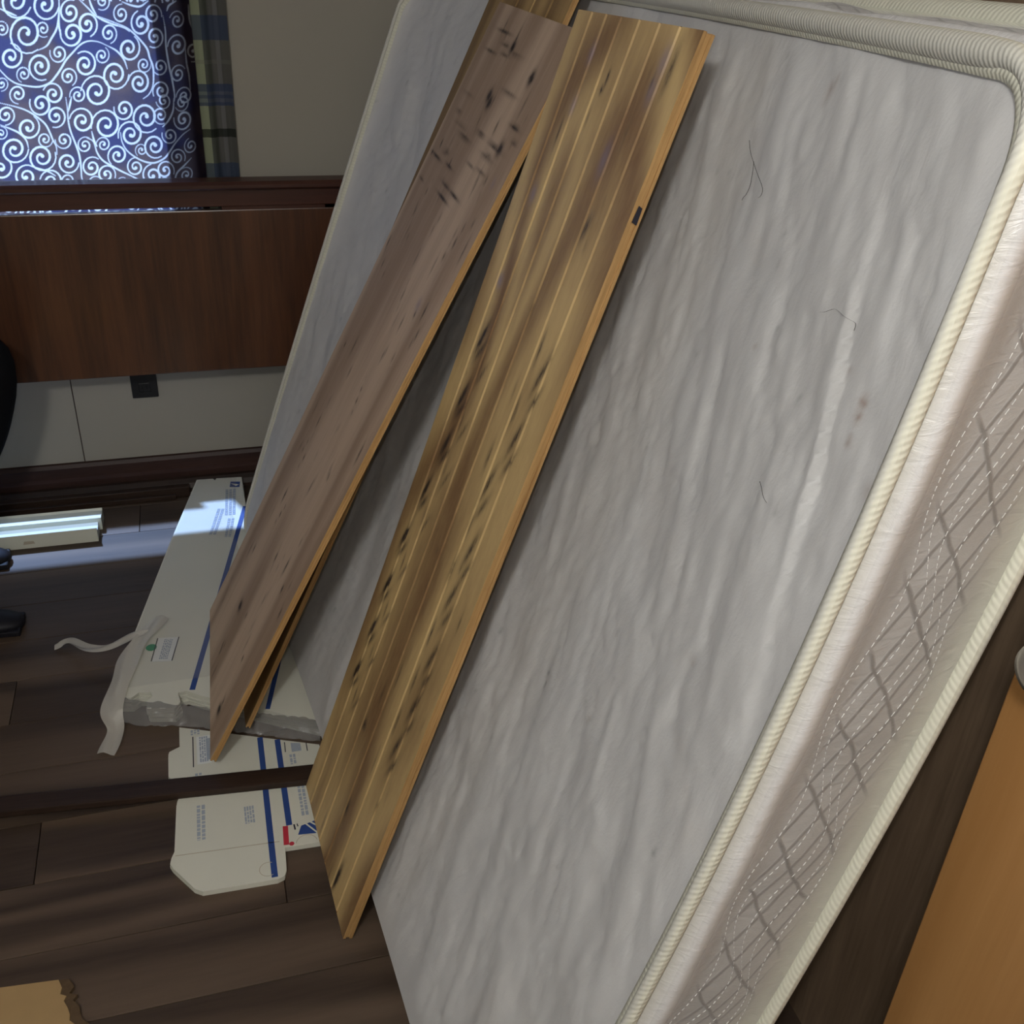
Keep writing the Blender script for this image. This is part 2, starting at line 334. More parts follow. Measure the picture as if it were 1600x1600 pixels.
# ------------------------------------------------------------------ ceiling lamp (above and behind the view)
lamp = empty('ceiling_light', (LAMP[0], LAMP[1], CZ)); tag(lamp, 'round flush ceiling lamp above the bedroom floor', 'lamp')
def lathe(name, prof, mat, parent, seg=32, loc=(0, 0, 0), axis='Z', smooth=True):
    V = []; F = []; n = len(prof)
    for i in range(seg):
        a = 2*math.pi*i/seg
        for r, z in prof:
            p = (r*math.cos(a), r*math.sin(a), z)
            if axis == 'X': p = (z, r*math.cos(a), r*math.sin(a))
            V.append((p[0]+loc[0], p[1]+loc[1], p[2]+loc[2]))
    for i in range(seg):
        for j in range(n-1):
            a = i*n+j; b = ((i+1) % seg)*n+j; F.append((a, b, b+1, a+1))
    o = mesh_obj(name, V, F, mat, parent, smooth)
    bm = bmesh.new(); bm.from_mesh(o.data); bmesh.ops.remove_doubles(bm, verts=bm.verts, dist=1e-6); bmesh.ops.recalc_face_normals(bm, faces=bm.faces); bm.to_mesh(o.data); bm.free()
    return o
lathe('lamp_base', [(0, 0), (.12, 0), (.12, -.02), (.05, -.025), (0, -.025)], M['frame_white'], lamp)
mm = NT('glowing_bulb'); mm.b.inputs['Emission Color'].default_value = (1, .95, .88, 1); mm.b.inputs['Emission Strength'].default_value = 6
lathe('bulb', [(0, -.025), (.018, -.03), (.035, -.055), (.04, -.075), (.03, -.10), (0, -.112)], mm.m, lamp, 20)
ld = bpy.data.lights.new('lamp_light', 'POINT'); ld.energy = LAMP_W; ld.color = (1, .985, .955); ld.shadow_soft_size = .10
lo = bpy.data.objects.new('lamp_light', ld); COL.objects.link(lo); lo.parent = lamp; lo.location = (0, 0, -.19)

# ------------------------------------------------------------------ mattress
A = np.array([.529, 2.579, 1.434]); B = np.array([.542, .584, 1.486]); C_ = np.array([.206, .600, .06]); D = np.array([.037, 2.526, .06])
Ab = np.array([.735, 2.60, 1.45]); Bb = np.array([.728, .60, 1.497]); Cb = np.array([.400, .60, .020]); Db = np.array([.24, 2.55, .020])
bowN = np.array([.035, -.004, 0]); bowF = np.array([.0, .022, 0]); bowB = np.array([.024, 0, .0]); bowT = np.array([.176, 0, -.006]); bowTb = np.array([.055, 0, -.006]); sag = np.array([.036, 0, 0])
def patch(Q, s, t, bowT=bowT):
    a, b, c, d = Q; s = s[..., None]; t = t[..., None]
    P = (1-t)*((1-s)*d+s*c)+t*((1-s)*a+s*b)
    return P+4*t*(1-t)*((1-s)*bowF+s*bowN)+4*s*(1-s)*(1-t)*bowB+np.sin(np.pi*np.clip(s, 0, 1)**.8)**.72*t*bowT+16*s*(1-s)*t*(1-t)*sag
QF = (A, B, C_, D); QB = (Ab, Bb, Cb, Db)
LM, WM, RC = 1.96, 1.46, .075
phi = np.radians(np.linspace(0, 90, 12))
vend = (WM/2-RC)+RC*np.sin(phi)
vmid = np.linspace(-(WM/2-RC), WM/2-RC, 210)
V1 = np.concatenate([-vend[::-1][:-1], vmid, vend[1:]])
NA = 300; a1 = np.linspace(-1, 1, NA)
half = np.full_like(V1, LM/2); k = np.abs(V1) > WM/2-RC
half[k] = LM/2-RC+np.sqrt(np.maximum(0, RC**2-(np.abs(V1[k])-(WM/2-RC))**2))
U = a1[None, :]*half[:, None]; Vv = np.repeat(V1[:, None], NA, 1)
ss = U/LM+.5; tt = Vv/WM+.5
PF = patch(QF, ss, tt); PB = patch(QB, ss, tt, bowTb)
du = np.gradient(PF, axis=1); dv = np.gradient(PF, axis=0); NF = np.cross(dv, du); NF /= np.linalg.norm(NF, axis=2, keepdims=True)
if NF[100, 150, 0] > 0: NF = -NF
edge = np.minimum(np.minimum((half[:, None]-np.abs(U)), WM/2-np.abs(Vv)), .25)
puff = .010*np.sin(np.clip(edge/.14, 0, 1)*math.pi/2)
# crumpled cover: streaks running down the face, sheared so they drift toward the far end
nv = len(V1)
wr = fbm((nv, NA), (5, 26), 4, .55, 3)
sh_idx = (np.arange(NA)[None, :]+np.round(Vv/WM*70).astype(int)) % NA
wr = np.take_along_axis(wr, sh_idx, 1)
wr2 = fbm((nv, NA), (14, 18), 4, .6, 9)
fade = np.clip(edge/.05, 0, 1)
ridge = 1-np.abs(wr)
disp = puff+fade*(.0022*wr+.0016*wr2-.0020*np.clip(ridge-.85, 0, 1)*6)
PFd = PF+NF*disp[..., None]
mat_root = empty('mattress', (.35, 1.56, 0)); tag(mat_root, 'large grey mattress with cream edging leaning against the right wall', 'mattress')
OFF = np.array([.35, 1.56, 0])
idx = np.arange(nv*NA).reshape(nv, NA)
quads = np.stack([idx[:-1, :-1], idx[:-1, 1:], idx[1:, 1:], idx[1:, :-1]], -1).reshape(-1, 4)
uvm = np.stack([ss*LM, tt*WM], -1).reshape(-1, 2)
fp = mesh_obj('front_panel', (PFd-OFF).reshape(-1, 3), quads, M['mat_face'], mat_root, True, uvm)
def set_attr(o, name, vals):
    at = o.data.attributes.new(name, 'FLOAT', 'POINT'); at.data.foreach_set('value', np.asarray(vals, dtype=np.float32).ravel())
st = np.zeros((nv, NA)); so = np.zeros((nv, NA))
for (s0, t0, r, k) in [(.955, .811, .006, .8), (.956, .802, .005, .7), (.809, .961, .007, .6), (.814, .967, .005, .7), (.957, .787, .005, .6), (.934, .819, .004, .4), (.832, .428, .005, .35), (.84, .785, .004, .3), (.987, .776, .008, .3), (.909, .572, .005, .3)]:
    dd = np.hypot((ss-s0)*LM, (tt-t0)*WM); st = np.maximum(st, k*np.exp(-(dd/r)**2))
for (s0, t0, r, k) in [(.755, .399, .006, .8), (.7595, .389, .005, .8), (.825, .843, .005, .5), (.768, .742, .005, .5), (.665, .362, .006, .6), (.998, .864, .004, .5)]:
    dd = np.hypot((ss-s0)*LM*1.8, (tt-t0)*WM); so = np.maximum(so, k*np.exp(-(dd/r)**2))
for i in range(150):
    s0, t0 = random.random(), random.random(); r = random.uniform(.003, .006); k = random.uniform(.2, .5)
    dd = np.hypot((ss-s0)*LM*2, (tt-t0)*WM); so = np.maximum(so, k*np.exp(-(dd/r)**2))
set_attr(fp, 'stain', st); set_attr(fp, 'soil', so)
mesh_obj('back_panel', (PB-OFF)[::6, ::10].reshape(-1, 3), [q for q in (lambda I: np.stack([I[:-1, :-1], I[1:, :-1], I[1:, 1:], I[:-1, 1:]], -1).reshape(-1, 4))(np.arange(PB[::6, ::10].shape[0]*PB[::6, ::10].shape[1]).reshape(PB[::6, ::10].shape[:2]))], M['ticking'], mat_root, True)
def loose_thread(pts):
    q = catmull_st(pts); V = []; F = []; cs = []; ns = []
    for (s0, t0) in q:
        i = int(np.argmin(np.abs(V1-(t0-.5)*WM))); j = int(np.clip(round(((s0-.5)*LM/half[i]*.5+.5)*(NA-1)), 0, NA-1)); cs.append(PFd[i, j]-OFF+NF[i, j]*.0016); ns.append(NF[i, j])
    cs = np.array(cs)
    for _ in range(6): cs[1:-1] = (cs[:-2]+cs[1:-1]+cs[2:])/3
    for p, nn_ in zip(cs, ns):
        b = len(V); V += [p+np.array([0, .00022, 0]), p-np.array([0, .00022, 0]), p+nn_*.0004]
        if b: F += [(b-3, b, b+1, b-2), (b-2, b+1, b+2, b-1), (b-1, b+2, b, b-3)]
    return mesh_obj('loose_thread', V, F, M['hair'], mat_root)
def catmull_st(P, m=10):
    P = [np.array(p) for p in P]; P = [2*P[0]-P[1]]+P+[2*P[-1]-P[-2]]; out = []
    for i in range(1, len(P)-2):
        for k in range(m):
            t = k/m; out.append(.5*((2*P[i])+(-P[i-1]+P[i+1])*t+(2*P[i-1]-5*P[i]+4*P[i+1]-P[i+2])*t*t+(-P[i-1]+3*P[i]-3*P[i+1]+P[i+2])*t**3))
    return out
for pts in ([(.7323, .9086), (.748, .8973), (.7792, .8837), (.776, .874)], [(.748, .8973), (.7563, .8759), (.752, .868)], [(.8927, .8349), (.9063, .8451), (.9222, .8458), (.9277, .8423)], [(.8996, .716), (.905, .718), (.9175, .7095)]): loose_thread(pts)
# boundary loop: bottom row (far->near), near column up, top row (near->far), far column down
loop = [(0, j) for j in range(0, NA-1, 2)]+[(i, NA-1) for i in range(0, nv-1)]+[(nv-1, j) for j in range(NA-1, 0, -2)]+[(i, 0) for i in range(nv-1, 0, -1)]
li = np.array([p[0] for p in loop]); lj = np.array([p[1] for p in loop])
EF = PF[li, lj]; EB = PB[li, lj]; NL = NF[li, lj]
def smooth_loop(P, n=2):
    for _ in range(n): P = (np.roll(P, 1, 0)+2*P+np.roll(P, -1, 0))/4
    return P
tan = np.roll(EF, -1, 0)-np.roll(EF, 1, 0); tan /= np.linalg.norm(tan, axis=1, keepdims=True)
outv = np.cross(tan, NL); outv /= np.linalg.norm(outv, axis=1, keepdims=True)
cen = EF.mean(0); sgn = np.sign(((EF-cen)*outv).sum(1).mean()); outv = smooth_loop(outv*sgn, 3); outv /= np.linalg.norm(outv, axis=1, keepdims=True)
thick = EB-EF; tl = np.linalg.norm(thick, axis=1, keepdims=True); tdir = thick/tl
seg = np.linalg.norm(np.roll(EF, -1, 0)-EF, axis=1); arc = np.concatenate([[0], np.cumsum(seg)]); n = len(loop)
# side border
prof = [(0.0, -.004), (.04, .002), (.08, .008), (.12, .0125), (.15, .0155), (.18, .0160), (.21, .0145), (.24, .0105), (.27, .006), (.30, .0035), (.36, .004), (.44, .0065), (.50, .008), (.56, .0085), (.62, .008), (.70, .0065), (.78, .004), (.85, .001), (.90, .001), (.95, .003), (1.0, -.002)]
K = len(prof)
wob = np.interp(np.arange(n), np.linspace(0, n, 90), rng.standard_normal(90))*.0022
pinch = np.sin(arc[:n]*2*math.pi/.21)*.0016
SB = []; UVB = []
for i in range(n+1):
    ii = i % n
    for (v, o_) in prof:
        o2 = o_*(1.0) + (wob[ii]+pinch[ii])*math.sin(math.pi*v)
        SB.append(EF[ii]+thick[ii]*v+outv[ii]*o2-OFF); UVB.append((arc[i], v))
bidx = np.arange((n+1)*K).reshape(n+1, K)
sb = mesh_obj('side_border', SB, np.stack([bidx[:-1, :-1], bidx[1:, :-1], bidx[1:, 1:], bidx[:-1, 1:]], -1).reshape(-1, 4), M['border'], mat_root, True, UVB)
# ribbed binding tapes
botm = (li == 0).astype(float); botm = smooth_loop(botm[:, None], 6)[:, 0]; farm = smooth_loop((lj == 0).astype(float)[:, None], 8)[:, 0]; topm = smooth_loop((li == nv-1).astype(float)[:, None], 14)[:, 0]
def binding(name, E, nrm, r1, r2, tuck=0.0):
    V = []; UV = []; kk = 16
    for i in range(n+1):
        ii = i % n
        for q in range(kk+1):
            a = 2*math.pi*q/kk
            rr = r1 if True else r2
            g_ = 1+.75*topm[ii]-.45*farm[ii]; p = E[ii]+outv[ii]*(.003-.002*botm[ii]+r1*g_*math.cos(a))+nrm[ii]*(r2*g_*math.sin(a)+.001)+tdir[ii]*tuck*botm[ii]
            V.append(p-OFF); UV.append((arc[i], ((a/(2*math.pi))+.25) % 1.0 if q < kk else (1.25) % 1.0))
    I = np.arange((n+1)*(kk+1)).reshape(n+1, kk+1)
    return mesh_obj(name, V, np.stack([I[:-1, :-1], I[:-1, 1:], I[1:, 1:], I[1:, :-1]], -1).reshape(-1, 4), M['binding'], mat_root, True, UV)
binding('binding_tape', EF, NL, .0075, .0075, .03)
binding('binding_tape', EB, -NL, .0105, .009)
# narrow cream tape lip lying on the face just inside the edge
V = []; UV = []
for i in range(n+1):
    ii = i % n
    for q, (o_, h_) in enumerate([(-.002, .006), (-.008, .0075), (-.015, .0075), (-.020, .004)]): V.append(EF[ii]+outv[ii]*(o_*.8+.003)*(1-.3*botm[ii])+NL[ii]*(h_*(1-botm[ii])-.012*botm[ii]-.006*farm[ii])-OFF); UV.append((arc[i], .02+.02*q))
I = np.arange((n+1)*4).reshape(n+1, 4)
mesh_obj('tape_lip', V, np.stack([I[:-1, :-1], I[:-1, 1:], I[1:, 1:], I[1:, :-1]], -1).reshape(-1, 4), M['binding'], mat_root, True, UV)
# quilting stitches on the border: dashes along scalloped lines
near0 = NA//2; near1 = near0+nv; top1 = near1+NA//2
def border_pt(l, v):
    i = int(np.clip(np.searchsorted(arc, l)-1, 0, n-1)); f = (l-arc[i])/max(1e-9, arc[i+1]-arc[i]); j = (i+1) % n
    e = EF[i]*(1-f)+EF[j]*f; th = thick[i]*(1-f)+thick[j]*f; ov = outv[i]*(1-f)+outv[j]*f
    o_ = np.interp(v, [p[0] for p in prof], [p[1] for p in prof]); w_ = (wob[i]*(1-f)+wob[j]*f+(pinch[i]*(1-f)+pinch[j]*f))*math.sin(math.pi*v)
    return e+th*v+ov*(o_+w_+.0008), ov
V = []; F = []
l0, l1 = arc[near0]-.02, arc[near1]+.02
for v0, amp, ph in ((.33, .05, 0.), (.44, .085, .12), (.55, .085, .24), (.66, .08, .36), (.76, .05, .48)):
    l = l0; per = .235
    while l < l1:
        fn = lambda q: v0+amp*math.sin(2*math.pi*(q/per+ph))*(1 if True else 0)
        p, ov = border_pt(l, fn(l)); q, _ = border_pt(l+.0048, fn(l+.0048))
        d = (q-p)/np.linalg.norm(q-p); s_ = np.cross(d, ov)*.00034; b = len(V)
        V += [p-s_-OFF, p+s_-OFF, q+s_-OFF, q-s_-OFF, (p+q)/2+ov*.0009-OFF]; F += [(b, b+1, b+4), (b+1, b+2, b+4), (b+2, b+3, b+4), (b+3, b, b+4)]
        l += .0078
stt = mesh_obj('stitching', V, F, M['thread'], mat_root); stt['kind'] = 'stuff'

# ------------------------------------------------------------------ plywood boards
def board(name, tip, axis_to, wdir, wb_, wt_, T, length, face, grooves=(), stains=(), pale=(), label='', skew=0, shear=0.0, shear_top=0.0):
    """tip: near bottom corner; local X along the board, Y across (toward the far side), Z out of the face"""
    tip = Vector(tip); ax = (Vector(axis_to)-tip).normalized(); wv = Vector(wdir); ey = (wv-ax*wv.dot(ax)).normalized(); ez = ax.cross(ey)
    if ez.x > 0: ez = -ez
    root = bpy.data.objects.new(name, None); COL.objects.link(root); root.empty_display_size = .1
    root.matrix_world = Matrix(((ax.x, ey.x, ez.x, tip.x), (ax.y, ey.y, ez.y, tip.y), (ax.z, ey.z, ez.z, tip.z), (0, 0, 0, 1)))
    tag(root, label, 'board', 'plywood boards against the mattress')
    nx = 300; ys = list(np.linspace(0, 1, 75))
    for g in grooves:
        ys = [q for q in ys if abs(q-g) > .012]+[g-.0095, g-.0035, g+.0035, g+.0095]
    ys = np.array(sorted(ys)); xs = np.linspace(0, length, nx)
    X, Yn = np.meshgrid(xs, ys, indexing='ij'); X = X-(shear*(1-X/length)+shear_top*X/length)*Yn; wid = wb_+(wt_-wb_)*X/length; Y = Yn*wid+skew*X
    Z = np.zeros_like(X)
    for g in grooves: Z -= .0022*np.clip((.0095-np.abs(Yn-g))/.006, 0, 1)
    I = np.arange(nx*len(ys)).reshape(nx, len(ys)); q = np.stack([I[:-1, :-1], I[1:, :-1], I[1:, 1:], I[:-1, 1:]], -1).reshape(-1, 4)
    if ax.cross(ey).dot(ez) < 0: q = q[:, ::-1]
    f = mesh_obj('face_veneer', np.stack([X, Y, Z], -1).reshape(-1, 3), q, face, root, False)
    sm = np.zeros_like(X); pm_ = np.zeros_like(X)
    for (x0, y0, lx, ly, k, sl) in stains:
        dx = X-x0; dy = (Y-y0)-sl*dx; sm = np.maximum(sm, k*np.exp(-((dx/lx)**2+(dy/ly)**2)))
    for (x0, y0, lx, ly, k) in pale: pm_ = np.maximum(pm_, k*np.exp(-(((X-x0)/lx)**2+((Y-y0)/ly)**2)))
    set_attr(f, 'stain', np.clip(sm*1.35, 0, 1)); set_attr(f, 'stain_pale', pm_)
    # core: three plies seen on the edges
    zz = [-.0025, -T*.30, -T*.36, -T*.66, -T*.72, -T]
    for k in range(3):
        bm = bmesh.new(); ins = .0 if k != 1 else .0016
        lo_, hi_ = zz[2*k+1], zz[2*k]
        if k == 1: lo_, hi_ = zz[3]-.0015, zz[2]+.0015
        if k == 0: lo_ -= .0
        pts = [(ins, ins), (length-ins, ins+skew*length), (length-ins-shear_top, wt_-ins+skew*length), (ins-shear, wb_-ins)]
        vs0 = [bm.verts.new((x, y, lo_)) for x, y in pts]; vs1 = [bm.verts.new((x, y, hi_)) for x, y in pts]
        bm.faces.new(vs0[::-1]); bm.faces.new(vs1)
        for a in range(4): bm.faces.new((vs0[a], vs0[(a+1) % 4], vs1[(a+1) % 4], vs1[a]))
        bmesh.ops.recalc_face_normals(bm, faces=bm.faces); bm_obj('ply_layer', bm, M['ply_edge'], root)
    # rim closing face to first ply
    rim = []
    b = [(0, 0), (length, skew*length), (length-shear_top, wt_+skew*length), (-shear, wb_)]
    V = [(x, y, .0) for x, y in b]+[(x, y, -.0027) for x, y in b]
    mesh_obj('edge_rim', V, [(i, (i+1) % 4, 4+(i+1) % 4, 4+i) for i in range(4)], M['ply_edge'], root)
    return root
st2 = []
for (x, y) in [(1.017, .293), (.916, .288), (.830, .287), (.734, .302), (.631, .319), (.530, .320), (.439, .316), (.339, .32)]:
    st2 += [(x, y, .028, .006, .85, -.25), (x-.02, y-.010, .020, .006, .6, -.5), (x-.045, y-.045, .022, .0035, .5, -.4), (x-.035, y-.03, .018, .0025, .5, 0)]
for (x, y) in [(1.044, .068), (.942, .071), (.853, .099), (.750, .076), (.663, .079), (.550, .068), (.456, .064), (.37, .07)]:
    st2 += [(x, y, .034, .006, .6, -.22), (x-.035, y-.01, .024, .006, .5, -.35), (x+.03, y+.03, .026, .004, .5, 0)]
st2 += [(1.437, .195, .012, .003, .7, 0), (1.42, .2, .006, .004, .7, 0), (.042, .10, .03, .007, .9, -.1), (.15, .16, .02, .006, .6, 0), (.30, .21, .012, .008, .6, 0), (1.251, .10, .02, .008, .5, -.2), (1.47, .04, .03, .006, .5, 0)]
for i in range(40): st2.append((random.uniform(0, 1.5), random.uniform(.01, .32), random.uniform(.006, .03), random.uniform(.001, .003), random.uniform(.2, .5), 0))
pale2 = [(1.476, .065, .022, .01, .55), (1.44, .067, .02, .009, .5), (1.34, .121, .025, .009, .55), (1.387, .268, .015, .008, .5), (1.46, .27, .015, .008, .5), (1.251, .295, .014, .008, .6), (1.11, .302, .012, .01, .7)]
TR2 = (.600, 1.212, 1.449)
b2 = board('plywood_board', (.115, 1.175, .010), TR2, (-.019, .363, .018), .363, .362, .017, 1.520, M['ply_face'], grooves=(.155, .30, .455, .605, .735, .865), stains=st2, pale=pale2, shear=-.016, shear_top=.008,
           label='yellow grooved plywood board with dark stamp marks, rightmost of the leaning boards')
nib = prism('edge_knot', [(0, 0), (.022, .001), (.024, .007), (.002, .008)], 0, .0006, M['ink_black'], b2)
nib.matrix_local = Matrix.Translation((1.285, -.0006, -.013)) @ Matrix.Rotation(math.pi/2, 4, 'X')
st1 = []
for i in range(90): st1.append((random.uniform(.02, 1.5), random.uniform(.01, .51), random.uniform(.008, .03), random.uniform(.0012, .004), random.uniform(.25, .75), random.uniform(-.3, .3)))
for i in range(26): st1.append((random.uniform(1.15, 1.50), random.uniform(.02, .50), random.uniform(.002, .004), random.uniform(.012, .05), random.uniform(.4, .8), random.uniform(-.5, .5)))
for (x, y) in [(1.36, .30), (1.35, .28), (1.42, .12), (1.45, .30), (1.30, .10), (.18, .30), (.05, .1)]: st1.append((x, y, .012, .012, .8, 0))
b1 = board('plywood_board', (-.085, 1.620, .056), (.585, 1.596, 1.404), (.020, .523, .0), .524, .520, .012, 1.513, M['ply_pink'], stains=st1, pale=[(1.0, .12, .012, .012, .5), (1.25, .05, .01, .008, .4)],
           label='smooth brown plywood board with dark scratches, leaning left of the grooved board')
TR3 = (.643, 1.780, 1.454)
b3 = board('plywood_board', (-.010, 1.705, .054), TR3, (.0, .5, 0), .46, .46, .010, 1.60, M['ply_tan'], shear=-.028, grooves=(.2, .4, .6, .8),
           stains=[(1.50, .05, .03, .02, .8, 0), (1.52, .15, .02, .02, .7, 0)], label='tan plywood board mostly hidden behind the smooth brown board')

# ------------------------------------------------------------------ headboard
HY = 2.76; HR = .389; HL = -1.30
hb = empty('headboard', (-.45, HY+.02, 0)); tag(hb, 'dark mahogany headboard with a slotted top rail below the window', 'headboard')
def hbox(name, lo, hi, mat, bev=.003):
    o3 = hb.location; return box(name, tuple(a-b for a, b in zip(lo, o3)), tuple(a-b for a, b in zip(hi, o3)), mat, hb, bev)
hbox('panel', (HL+.01, HY+.004, .424), (HR-.006, HY+.026, .864), M['mahog'])
capo = sweep_x('cap_moulding', [(HY-.014, .918), (HY-.018, .923), (HY-.018, .931), (HY-.010, .938), (HY+.028, .940), (HY+.042, .938), (HY+.046, .926), (HY+.040, .918)], HL-.01, HR+.008, M['mahog_h'], hb)
for v in capo.data.vertices: v.co -= Vector(hb.location)
hbox('top_rail', (HL, HY-.002, .874), (HR, HY+.032, .9185), M['mahog_h'], .002)
hbox('rail_bridge', (.070, HY+.006, .858), (HR-.006, HY+.026, .877), M['mahog_h'], .001)
hbox('end_strip', (HR-.012, HY-.003, .424), (HR, HY+.031, .882), M['mahog_h'], .002)
for x in (HL+.01, HR-.058): hbox('leg', (x, HY+.006, .0005), (x+.05, HY+.04, .912), M['mahog_h'])
hbox('rail_spacer', (-.75, HY+.006, .858), (-.70, HY+.026, .877), M['mahog_h'], .001)
hbox('rail_spacer', (HL, HY+.006, .858), (HL+.05, HY+.026, .877), M['mahog_h'], .001)

# ------------------------------------------------------------------ curtains
CY = 2.868
def fold_y(x):
    x = np.asarray(x, float)
    return CY+.006*np.sin(x*14+1.2)+.004*np.sin(x*31+.4)-.012*np.exp(-((x+.015)/.03)**2)+.010*np.exp(-((x-.02)/.018)**2)
CX0, CX1, CZ0, CZ1 = -1.62, .042, .60, 2.10
cur = empty('scroll_curtain', (-.8, CY, CZ1)); tag(cur, 'dark purple curtain with silver scroll pattern, glowing from window light', 'curtain')
co = np.array(cur.location)
# scroll print: spirals (crop x, crop y, radius, start angle, sense, radius ratio at start), 8 units per photo pixel
SP = []
def add(ox, oy, lst):
    for (x, y, R, a0, s, *t) in lst: SP.append((ox+x/8, oy+y/8, R/8*1.10, a0, s, (t[0] if t else 1.6)+.12))
add(0, 0, [(310, 395, 205, 50, 1, 1.9), (520, 335, 85, 60, 1), (545, 50, 155, 10, 1), (180, 10, 180, 20, 1), (850, 135, 120, 290, -1), (875, 390, 135, 195, -1), (1060, 280, 125, 70, -1), (1330, 390, 100, 75, -1), (710, 625, 100, 195, -1), (125, 680, 135, 270, 1), (485, 790, 145, 65, 1, 1.8), (280, 890, 85, 110, 1), (1035, 760, 135, 235, 1, 1.7), (1245, 655, 88, 300, 1), (1410, 890, 160, 0, 1, 1.8), (830, 910, 100, 60, -1), (1180, 1100, 180, 185, 1, 1.8), (1255, 10, 90, 120, -1), (15, 345, 80, 220, 1), (210, 1140, 100, 90, 1), (645, 1130, 120, 200, 1), (950, 1140, 95, 170, 1), (15, 1010, 75, 90, -1)])
add(150, 0, [(285, 160, 95, 275, -1), (540, 270, 125, 250, -1), (690, 165, 105, 10, -1), (715, 430, 110, 120, -1), (385, 570, 135, 300, 1), (575, 765, 85, 350, 1), (785, 785, 95, 190, -1), (515, 985, 130, 190, 1, 1.8), (800, 1085, 105, 150, 1), (1005, 240, 95, 200, 1), (1010, 540, 120, 180, 1), (1015, 880, 95, 330, -1), (1215, 620, 100, 100, -1), (1100, 1160, 100, 180, 1)])
add(0, 150, [(65, 205, 105, 90, -1), (335, 365, 135, 300, 1), (490, 60, 130, 200, -1), (675, 210, 120, 105, -1), (540, 515, 90, 0, 1), (775, 515, 100, 180, -1), (1000, 265, 145, 190, 1, 1.7), (170, 650, 155, 0, 1, 1.8), (500, 750, 165, 340, 1, 1.9), (825, 810, 125, 0, 1), (310, 1010, 130, 300, -1), (625, 1070, 135, 190, 1), (830, 1055, 90, 55, 1), (1035, 575, 90, 300, -1), (1300, 320, 175, 170, 1, 1.8), (1265, 570, 85, 170, 1), (1445, 715, 120, 130, 1), (1120, 865, 115, 310, -1), (1300, 965, 110, 20, -1), (1160, 1080, 85, 0, -1), (10, 440, 75, 270, 1), (10, 900, 130, 290, 1, 1.3), (1500, 1090, 70, 300, -1)])
add(150, 150, [(325, 120, 120, 190, -1), (600, 220, 170, 45, 1, 1.8), (410, 440, 150, 165, 1, 1.8), (790, 195, 95, 60, 1), (715, 590, 135, 55, 1, 1.7), (910, 450, 95, 195, -1), (545, 645, 75, 130, 1), (470, 870, 105, 280, -1), (690, 980, 125, 260, -1), (850, 910, 110, 20, -1), (1010, 730, 95, 25, -1), (1085, 250, 115, 190, -1), (1125, 970, 85, 240, 1), (1185, 600, 85, 250, -1), (850, 1090, 75, 180, 1), (1070, 40, 90, 150, -1), (830, 10, 90, 170, -1)])
ST = []
def stem(ox, oy, pts): ST.append([(ox+x/8, oy+y/8) for x, y in pts])
stem(0, 0, [(715, -40), (715, 150), (690, 320), (620, 450), (560, 540), (440, 600)]); stem(0, 0, [(715, 150), (715, 300), (745, 420)])
stem(0, 0, [(940, -30), (1060, 80), (1180, 190), (1350, 270), (1520, 320), (1600, 370)]); stem(150, 0, [(0, 190), (200, 260), (350, 320), (460, 400), (560, 500), (620, 580), (650, 680), (690, 780), (700, 900), (690, 1030), (640, 1130), (560, 1190)])
stem(0, 0, [(1080, -30), (1120, 80), (1180, 180)]); stem(0, 0, [(1320, 540), (1200, 490), (1080, 480), (980, 520), (880, 620), (800, 710), (740, 810), (680, 900), (600, 990), (480, 1040), (350, 1040), (200, 1010), (100, 950), (30, 880), (-20, 820)])
stem(0, 0, [(1320, 540), (1430, 600), (1520, 700), (1570, 830)]); stem(0, 150, [(-20, 45), (150, 90), (300, 140), (420, 210), (540, 310), (600, 420), (640, 520), (680, 600), (690, 720)])
stem(0, 150, [(800, -30), (820, 120), (830, 260), (860, 400), (920, 560), (960, 680), (980, 790), (990, 900), (1000, 1020), (1050, 1150)]); stem(0, 150, [(870, -40), (830, 150)])
stem(0, 150, [(1060, 480), (1140, 530), (1190, 680), (1260, 780), (1380, 860), (1480, 920), (1600, 980), (1750, 1060), (1850, 1120)])
stem(150, 150, [(280, 420), (300, 540), (360, 650), (470, 740), (600, 800), (720, 810), (840, 750), (910, 660), (980, 550), (1080, 440), (1190, 380)]); stem(150, 150, [(960, -20), (950, 130), (890, 260), (810, 350)])
stem(150, 150, [(1190, 760), (1090, 850), (1000, 950), (970, 1100)]); stem(150, 0, [(820, 180), (850, 350), (860, 550), (900, 780), (940, 950), (970, 1130), (965, 1220)])
stem(150, 0, [(300, 20), (420, 60), (530, 70), (640, 0)]); stem(0, 150, [(-20, 320), (120, 380), (230, 440), (310, 530), (340, 640)]); stem(0, 150, [(340, 860), (450, 900), (580, 940), (680, 1000)])
stem(0, 150, [(1120, 400), (1150, 520), (1190, 600)]); stem(0, 0, [(-20, 100), (100, 150), (200, 190)]); stem(150, 0, [(870, 120), (900, 60), (1000, 10)]); stem(150, 0, [(1110, 560), (1130, 760), (1160, 900), (1180, 1100)]); stem(150, 0, [(1150, 60), (1170, 250), (1230, 380)])
def px2w(x, y):     # photo position on the cloth -> metres on the curtain plane
    fx, fy = x/300.0, y/280.0
    X = (1-fy)*(-.378+fx*.428)+fy*(-.455+fx*.459); Z = (1-fy)*(1.330+fx*.011)+fy*(.927-fx*.009)
    return X, Z
